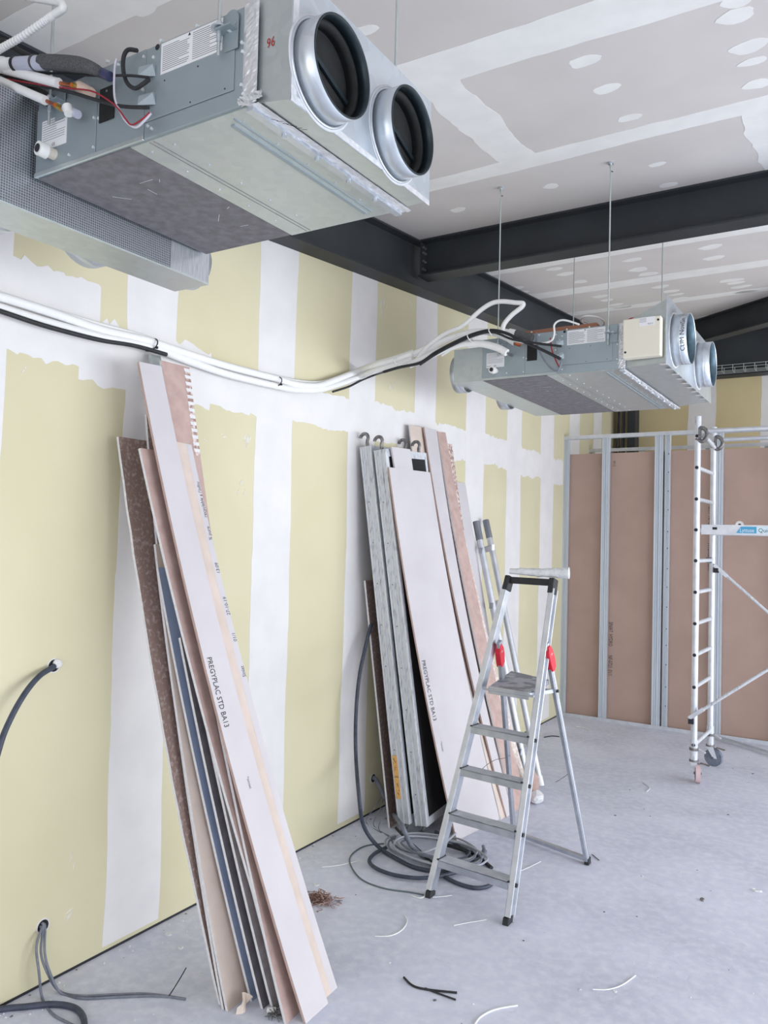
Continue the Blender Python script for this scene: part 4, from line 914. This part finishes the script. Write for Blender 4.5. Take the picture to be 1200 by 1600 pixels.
# crumpled plastic film lying on the handle
b = MB(); p0 = ony(797, 893, 4.29); p1 = ony(889, 896, 4.27); P = [p0.lerp(p1, k / 14) + V((0, R(-.004, .004), R(-.003, .004))) for k in range(15)]
b.tube(P, .016, plastic_film, 12, rf=lambda i: .017 + .013 * (i / 14) + R(-.002, .003)); tag(b.build('plastic_film_roll'), 'crumpled roll of clear plastic film resting on the stepladder handle', 'plastic film')
tub('wire', 'thin wire caught on the stepladder rear leg, trailing left', 'wire', PP([(752, 1203), (762, 1194), (775, 1187), (790, 1184), (797, 1180)], 4.55), .0016, rust_steel)
tub('wire', 'thin wire hanging from the right rear leg of the stepladder', 'wire', PP([(894, 1203), (884, 1212), (872, 1220), (868, 1222)], 4.5), .0018, rust_steel)

# ------------------------------------------------------------------ rolling scaffold
RS = thing('scaffold_tower', (2.6, 7.1, 0), 'white aluminium scaffold tower on castors at the right, with a blue label on its platform', 'scaffold')
fx, fy, rx, ry = 1.714, 6.817, 1.738, 7.42
capz = [ony(1084, p, fy).z for p in (682, 731, 780, 828, 876, 925, 974, 1023, 1073)]
def endframe(dx, sg=-1):
    for (x, y, zt) in ((fx + dx, fy, 2.955), (rx + dx, ry, 2.945)):
        b = MB(); b.tube([(x, y, .20 if y == fy else .28), (x, y, zt)], .0255, alu_white, 20); b.tube([(x, y, zt - .07), (x, y, zt + .002)], .027, alu_worn, 20); b.ring((x, y, zt - .001), (0, 0, 1), .018, .0262, .004, alu_worn, 20); b.build('post', RS)
    for z in capz + [.30]:
        b = MB(); b.tube([(fx + dx, fy - .026, z), (rx + dx, ry + .026, z)], .017, alu_worn, 14); rg = b.build('rung', RS)
        b = MB(); b.cyl((fx + dx - .001, fy - .0285, z), (fx + dx - .001, fy - .0255, z), .0135, ink, 14); b.build('rung_end_plug', rg)
    for (x, y, zt) in ((fx + dx, fy, .20), (rx + dx, ry, .28)):
        b = MB(); b.tube([(x, y, .18), (x, y, .34)], .029, alu_worn, 18); b.cyl((x, y, .255), (x, y, .275), .036, rust_steel, 18)
        b.bar((x + .03, y, .27), (x + .09, y - .02, .25), .02, .008, alu_worn); b.cyl((x, y, .165), (x, y, .18), .036, rust_steel, 20)
        for s_ in (-1, 1): b.hexa([V((x + .03, y + s_ * .026 - .002, .07)), V((x + .06, y + s_ * .026 - .002, .07)), V((x + .06, y + s_ * .026 + .002, .07)), V((x + .03, y + s_ * .026 + .002, .07)), V((x - .03, y + s_ * .026 - .002, .165)), V((x + .03, y + s_ * .026 - .002, .165)), V((x + .03, y + s_ * .026 + .002, .165)), V((x - .03, y + s_ * .026 + .002, .165))], alu_worn)
        fk = b.build('castor_fork', RS)
        ax = V((1, .25, 0)).normalized() if y == fy else V((.25, 1, 0)).normalized(); cw = V((x + .03, y, .075)); b = MB(); tread = mat('pinkish_tread', (206, 178, 180), None, .6) if y == fy else wheel_g
        b.tube([cw - ax * .018, cw + ax * .018], .0755, tread, 32); b.tube([cw - ax * .020, cw + ax * .020], .056, wheel_g, 28); b.cyl(cw - ax * .03, cw + ax * .03, .009, rust_steel, 10); b.build('castor_wheel', fk)
        b = MB(); b.bar((x + .05, y, .16), (x + .12, y - .01, .15), .03, .006, red_pl if False else rust_steel); b.build('brake_lever', fk)
endframe(0); endframe(1.98)
b = MB(); xe = 3.66
for yy in (6.845, 7.37): b.box((1.745, yy, 1.995), (xe, yy + .03, 2.075), alu_white); b.box((1.745, yy - .004, 1.995), (xe, yy + .034, 2.004), alu_white)
b.build('platform_rails', RS)
b = MB(); b.box((1.80, 6.875, 2.055), (xe - .05, 7.37, 2.068), plank_dark); b.build('platform_panel', RS)
b = MB(); xa = ony(1150, 826, 6.84).x; xb = ony(1182, 826, 6.84).x
b.poly([(xa, 6.8435, 2.010), (xb, 6.8435, 2.010), (xb, 6.8435, 2.062), (xa + .035, 6.8435, 2.062)], (0, -1, 0), .0008, blue_pl); b.box((xb, 6.8427, 2.010), (xb + .28, 6.8435, 2.062), mat('pale_blue_label', (206, 226, 232), None, .5))
b.text('Lyttuse', .044, (xa + .026, 6.8424, 2.019), (1, 0, 0), (0, 0, 1), label_w, squeeze=.82)
b.text('Quick', .046, (xb + .012, 6.8424, 2.019), (1, 0, 0), (0, 0, 1), mat('teal_ink', (26, 70, 80), None, .6), squeeze=.95)
b.box((1.83, 6.8427, 2.035), (1.865, 6.8435, 2.055), ink)
b.build('platform_label', RS)
for y, z, x0 in ((fy - .0, 2.835, fx), (ry, 2.835, rx)):
    b = MB(); b.tube([(x0 + .07, y, z), (xe + .03, y, z)], .019, alu_white, 16); gr_ = b.build('guard_rail', RS)
    b = MB(); b.tube([(x0 + .03 + .045 * math.cos(a), y - .01, z - .03 + .055 * math.sin(a)) for a in [-2.6 + .42 * k for k in range(12)]], .017, rust_steel, 10); b.bar((x0 + .02, y - .02, z + .02), (x0 + .02, y - .02, z - .07), .03, .02, rust_steel); b.build('claw_clamp', gr_)
b = MB(); b.tube([(fx + .05, fy, 2.80), (rx + .02, ry - .08, 2.76)], .016, alu_worn, 12); b.build('top_brace', RS)
def brace(a, c):
    a, c = V(a), V(c); d = (c - a).normalized(); b = MB(); b.tube([a + d * .1, c - d * .1], .0125, alu_worn, 12); o = b.build('diagonal_brace', RS)
    b = MB(); b.bar(a - d * .02, a + d * .12, .034, .03, alu_white); b.box(a + V((-.02, -.02, -.055)), a + V((.02, .02, -.015)), ink); b.build('brace_hook', o); b = MB(); b.bar(c - d * .12, c + d * .02, .034, .03, alu_white); b.build('brace_hook', o)
p = ony(1080, 1120, fy - .03); q_ = ony(1200, 1046, fy - .03); d = (q_ - p); brace(p, p + d * (1.94 / d.x))
p = ony(1119, 885, ry - .03); q_ = ony(1200, 957, ry - .03); d = (q_ - p); brace(p, p + d * (1.36 / d.x))
b = MB(); b.box((rx - .045, ry - .04, 1.755), (rx - .0, ry + .0, 1.80), ink); b.build('clamp_block', RS)

# ------------------------------------------------------------------ cables on the floor and out of the wall
def F(pts, z=.008): return [onz(x, y, z + (q[0] if q else 0)) for x, y, *q in pts]
c1 = V((.0, H1.y, H1.z))
b = MB(); b.tube(smoothpts([c1 + V((-.02, 0, 0)), c1 + V((.012, -.01, -.002)), onx(62, 1056, .04), onx(40, 1082, .07), onx(18, 1120, .09), onx(0, 1165, .10), onx(-16, 1240, .10), onx(-30, 1400, .09), onx(-45, 1560, .08) ], 7), .0115, dark_cab, 14)
tag(b.build('cable'), 'thick dark cable drooping from the upper hole in the left wall', 'cable')
b = MB(); b.blob(H1 + V((.006, .012, .008)), .02, compound, flat=1.0, j=.1); tag(b.build('plaster_plug'), 'dab of white plaster filling the upper wall hole', 'plaster')
def wallcable(label, mids, floor, r, m, off=(0, 0)):
    s0 = V((0, H2.y + off[0], H2.z + off[1])); P = [s0 + V((-.01, 0, 0)), s0 + V((.014, 0, .004))] + [onx(x, y, X) for x, y, X in mids] + F(floor, r)
    tub('cable', label, 'cable', P, r, m, n=6, seg=10)
wallcable('grey cable from the low wall hole, curving right along the floor to a taped end', [(70, 1490, .06), (80, 1525, .10)], [(96, 1552), (130, 1560), (180, 1558), (230, 1556), (268, 1557)], .0052, grey_cab)
wallcable('second grey cable from the low wall hole, running beside the first to the right', [(64, 1488, .045), (74, 1520, .085)], [(92, 1548), (126, 1556), (182, 1554), (232, 1553), (290, 1561)], .0052, grey_cab, (-.008, .006))
wallcable('grey cable dropping straight from the low wall hole and curling off at the bottom edge', [(57, 1480, .05), (61, 1520, .075)], [(66, 1560), (82, 1584), (110, 1600), (135, 1612)], .0052, grey_cab, (-.016, -.002))
tub('cable', 'thick dark corrugated cable lying in the lower left corner of the floor', 'cable', F([(-30, 1588), (0, 1577), (40, 1573), (80, 1569), (112, 1573), (128, 1585), (132, 1604), (126, 1625)], .012), .012, dark_cab, seg=14)
tub('cable_tie', 'upright black cable tie tail on the grey cables left of the near stack', 'cable tie', [onz(264, 1556, .012), onz(272, 1544, .035), onz(283, 1526, .06), onz(291, 1512, .085)], .0024, ink)
tub('cable', 'long dark cable hanging beside the scaffold decks and looping on the floor', 'cable', [onx(580, 975, .09), onx(571, 1010, .10), onx(561, 1060, .11), onx(556, 1120, .12), onx(556, 1180, .13), onz(561, 1245, .34), onz(568, 1290, .15), onz(590, 1322, .03), onz(620, 1342, .014), onz(650, 1356, .012), onz(690, 1362, .012), onz(720, 1358, .012), onz(738, 1348, .012), onz(726, 1328, .012), onz(700, 1310, .012), onz(680, 1300, .02)], .012, dark_cab, seg=12)
tub('cable', 'dark cable loop lying in front of the coil, left of the stepladder', 'cable', F([(604, 1324), (585, 1334), (577, 1346), (590, 1358), (620, 1368), (660, 1372), (700, 1366), (735, 1354), (748, 1344)], .02), .011, dark_cab, seg=12)
tub('cable', 'dark cable loop reaching under the lowest step of the stepladder', 'cable', F([(640, 1318), (660, 1334), (685, 1362), (710, 1378), (740, 1387), (762, 1385), (773, 1376)], .012), .011, dark_cab, seg=12)
tub('cable', 'broad dark cable from the hidden wall hole sweeping down into the coil', 'cable', [V((-.01, H3.y, H3.z)), V((.03, H3.y - .01, H3.z)), onx(598, 1240, .10), onx(612, 1268, .17), onz(628, 1290, .2), onz(642, 1320, .08), onz(668, 1342, .03), onz(700, 1356, .02), onz(730, 1356, .02)], .014, grey_cab, seg=12)
tub('cable', 'black cable crossing over the coil behind the stepladder', 'cable', F([(618, 1293, .1), (634, 1310, .06), (652, 1326, .04), (668, 1342, .03), (684, 1354, .01)], .012), .008, black_rub)
tub('cable', 'black cable passing right behind the stepladder front leg', 'cable', F([(690, 1318, .02), (714, 1325, .02), (738, 1333), (755, 1345), (768, 1356)], .012), .011, black_rub)
for k in range(6):
    c = onz(672 + k * 3, 1322 + (k % 3) * 4, .02 + .012 * k); rx_, ry_ = .30 + R(-.05, .06), .17 + R(-.03, .04); ph = R(0, 6)
    P = [c + V((rx_ * math.cos(a + ph) * .9, ry_ * math.sin(a + ph), R(-.006, .008))) for a in [j * .52 for j in range(13)]]
    tub('cable', ['pale grey thin cable coiled loosely at the foot of the scaffold decks', 'pale grey thin cable loop on top of the coil behind the stepladder', 'thin grey cable loop spreading left of the coil', 'thin grey cable loop near the foot of the large white board', 'thin white-grey cable strand crossing the coil', 'thin grey cable loop lowest in the coil'][k], 'cable', P, .006, mat('pale_cable', (160, 162, 170), None, .6) if k % 2 else grey_cab, n=4, seg=8)
tub('cable', 'white cable piece bent over the coil by the stepladder leg', 'cable', F([(644, 1330, .03), (660, 1332, .05), (678, 1326, .06), (694, 1318, .07), (712, 1302, .08)], .01), .007, mat('pale_cable', (160, 162, 170)))
tub('cable', 'thin green-grey cable curving on the floor to the stepladder front foot', 'cable', F([(600, 1318), (570, 1322), (549, 1336), (548, 1352), (565, 1374), (600, 1388), (640, 1394), (662, 1398)], .004), .0042, mat('green_grey_cable', (96, 108, 112), None, .6), seg=8)
tub('cable', 'white cable end curled beside the stepladder left front foot', 'cable', F([(643, 1399), (655, 1403), (664, 1400), (668, 1390, .02)], .004), .0035, white_pl, seg=8)
for k, (pts) in enumerate([[(600, 1240), (585, 1262), (572, 1285)], [(602, 1244), (592, 1268), (584, 1290)], [(604, 1248), (600, 1270), (592, 1296)]]):
    tub('wire', ['thin grey wire fanning left below the hidden wall hole', 'middle thin wire of the fan below the hidden wall hole', 'right thin wire of the fan below the hidden wall hole'][k], 'wire', [onx(pts[0][0], pts[0][1], .08), onz(pts[1][0], pts[1][1], .10), onz(pts[2][0], pts[2][1], .004), onz(pts[2][0] + 24, pts[2][1] + 16, .004)], .003, grey_cab, seg=6)
b = MB(); c = onz(752, 1338, .02)
b.tube(smoothpts([onz(736, 1345, .012), onz(748, 1342, .03), onz(757, 1334, .035), onz(755, 1322, .05)], 4), .010, grey_cab, 10); b.bar(onz(752, 1345, .01), onz(757, 1330, .03), .03, .02, grey_cab); tag(b.build('cable_connector'), 'grey plastic connector on the floor right of the coil', 'connector')

# ------------------------------------------------------------------ floor debris
b = MB(); c = onz(499, 1408)
for k in range(170):
    a = R(0, 6.28); r = abs(random.gauss(0, .045)); p = c + V((r * math.cos(a) * 1.3, r * math.sin(a) * .8, .002 + max(0, .035 - r * .5) * R(0, 1)))
    b.tube(smoothpts([p, p + V((R(-.035, .035), R(-.03, .03), R(-.004, .018))), p + V((R(-.05, .05), R(-.04, .04), R(-.004, .012)))], 3), R(.001, .0022), fibre if k % 3 else board_pink, 5)
b.tube([c + V((.06, .02, .01)), c + V((.11, .05, .012))], .0015, ink, 5)
tag(b.build('fibre_tuft'), 'tangled brown fibre tuft on the floor right of the near stack', 'debris')
def chip(px, py, s_, label, m=plaster_dry, flat=.25):
    c = onz(px, py); n = 7; a0 = R(0, 6); pts = [c + V((s_ * math.cos(a0 + k * 6.28 / n) * R(.55, 1.2), s_ * math.sin(a0 + k * 6.28 / n) * R(.5, 1.1), .0004)) for k in range(n)]
    b = MB(); k = n; top = [p.lerp(c, .25) + V((0, 0, s_ * flat * R(.6, 1.3))) for p in pts]
    b.add(pts + top, [tuple(range(k, 2 * k))] + [(i, (i + 1) % k, k + (i + 1) % k, k + i) for i in range(k)] + [tuple(reversed(range(k)))], m); tag(b.build('plaster_chip'), label, 'debris', 'plaster chips on the floor')
chip(494, 1383, .020, 'white plaster chip just behind the brown fibre tuft'); chip(524, 1386, .006, 'tiny white crumb right of the brown fibre tuft')
chip(1182, 1392, .030, 'large white plaster flake near the right edge of the floor'); chip(1003, 1369, .013, 'white plaster flake in the middle of the open floor, by a thin strand')
chip(1062, 1363, .010, 'small white crumb right of the thin strand on the open floor'); chip(1098, 1407, .018, 'grey-brown lump on the open floor right of centre', rust_steel, .5)
chip(262, 1460, .022, 'white chip on the floor left of the near stack, towards the wall'); chip(282, 1481, .020, 'flat white flake on the floor left of the near stack'); chip(312, 1521, .012, 'small white chip on the floor beside the near stack foot')
chip(608, 1504, .009, 'white crumb on the floor below the curved white strip'); chip(626, 1462, .005, 'tiny white crumb beside the curved white strip'); chip(961, 1549, .012, 'white crumb under the thin strip in the foreground right'); chip(907, 1546, .008, 'white crumb left of the thin strip in the foreground right')
chip(818, 1470, .006, 'tiny dark crumb on the floor below the stepladder right front foot', ink); chip(1138, 1273, .012, 'flat dark flake on the floor near the scaffold', rust_steel); chip(961, 1274, .012, 'brownish flake on the floor right of the stepladder', rust_steel); chip(1176, 1209, .012, 'dark flake on the floor right of the scaffold castor', ink)
chip(984, 1234, .007, 'dark crumb on the floor left of the scaffold', ink); chip(944, 1425, .006, 'small dark crumb on the open floor below the stepladder rear foot', ink); chip(995, 1432, .006, 'small brown crumb on the open floor', rust_steel); chip(680, 1563, .010, 'small brown crumb near the black cable offcuts', rust_steel)
def strip(pts, label, m=white_pl, r=.003, z=.0035): tub('cable_offcut', label, 'cable offcut', F(pts, z), r, m, n=5, seg=8)
strip([(586, 1463), (610, 1462), (628, 1453), (636, 1440), (632, 1430)], 'curved white cable offcut on the floor below the coil')
strip([(503, 1355), (530, 1352), (561, 1345)], 'straight white cable offcut left of the coil'); strip([(709, 1446), (735, 1441), (760, 1437)], 'straight white cable offcut between the stepladder front feet', r=.0022)
strip([(805, 1364), (822, 1357), (845, 1346)], 'white cable offcut behind the stepladder right front leg', r=.0022); strip([(926, 1546), (950, 1546), (972, 1539), (993, 1524)], 'curved white cable offcut in the right foreground')
strip([(742, 1600), (752, 1588), (775, 1577), (809, 1571)], 'white cable offcut at the bottom edge of the picture', r=.004); strip([(631, 1527), (645, 1540), (668, 1546), (714, 1551)], 'black curved cable offcut on the foreground floor', black_rub, .0045, .005)
strip([(664, 1544), (690, 1554), (712, 1562)], 'short black cable offcut crossing the curved one', black_rub, .0038, .005); strip([(1005, 1222), (1015, 1231), (1010, 1237)], 'bent white strip on the floor left of the scaffold castor', r=.003)
strip([(1008, 1372), (1022, 1379), (1036, 1384)], 'thin pale strand on the open floor', r=.0014); strip([(925, 1335), (936, 1344)], 'short brown stick beside the stepladder right rear foot', rust_steel, .003); strip([(850, 1152), (862, 1150), (874, 1151)], 'short black strip on the floor near the wall behind the stepladder', ink, .005)
strip([(676, 1402), (690, 1401), (706, 1399)], 'short white strip right of the stepladder left front foot', r=.0024); strip([(900, 1135), (912, 1137), (922, 1142)], 'pale strip on the floor in front of the partition', r=.004)
strip([(820, 1308), (840, 1311)], 'thin dark strip on the floor under the stepladder', ink, .002)

# fine plaster crumbs: too small and many to count
b = MB(); rc = random.Random(21)
for k in range(520):
    if k % 2: x, y = abs(rc.gauss(.03, .07)) + .01, rc.uniform(1.2, 8.3)
    else: x, y = rc.uniform(.1, 4.2), rc.uniform(1.8, 8.3)
    s_ = rc.uniform(.0015, .0055) * (1.5 if k % 2 else 1); n = 5; a0 = rc.uniform(0, 6)
    base = [V((x + s_ * math.cos(a0 + j * 1.257) * rc.uniform(.6, 1.3), y + s_ * math.sin(a0 + j * 1.257) * rc.uniform(.6, 1.3), .0003)) for j in range(n)]
    b.add(base + [V((x, y, s_ * rc.uniform(.4, 1.1)))], [(j, (j + 1) % n, n) for j in range(n)], plaster_dry if rc.random() < .8 else rust_steel)
tag(b.build('plaster_crumbs'), 'fine plaster crumbs and dust scattered over the concrete floor and along the wall foot', 'debris', kind='stuff')
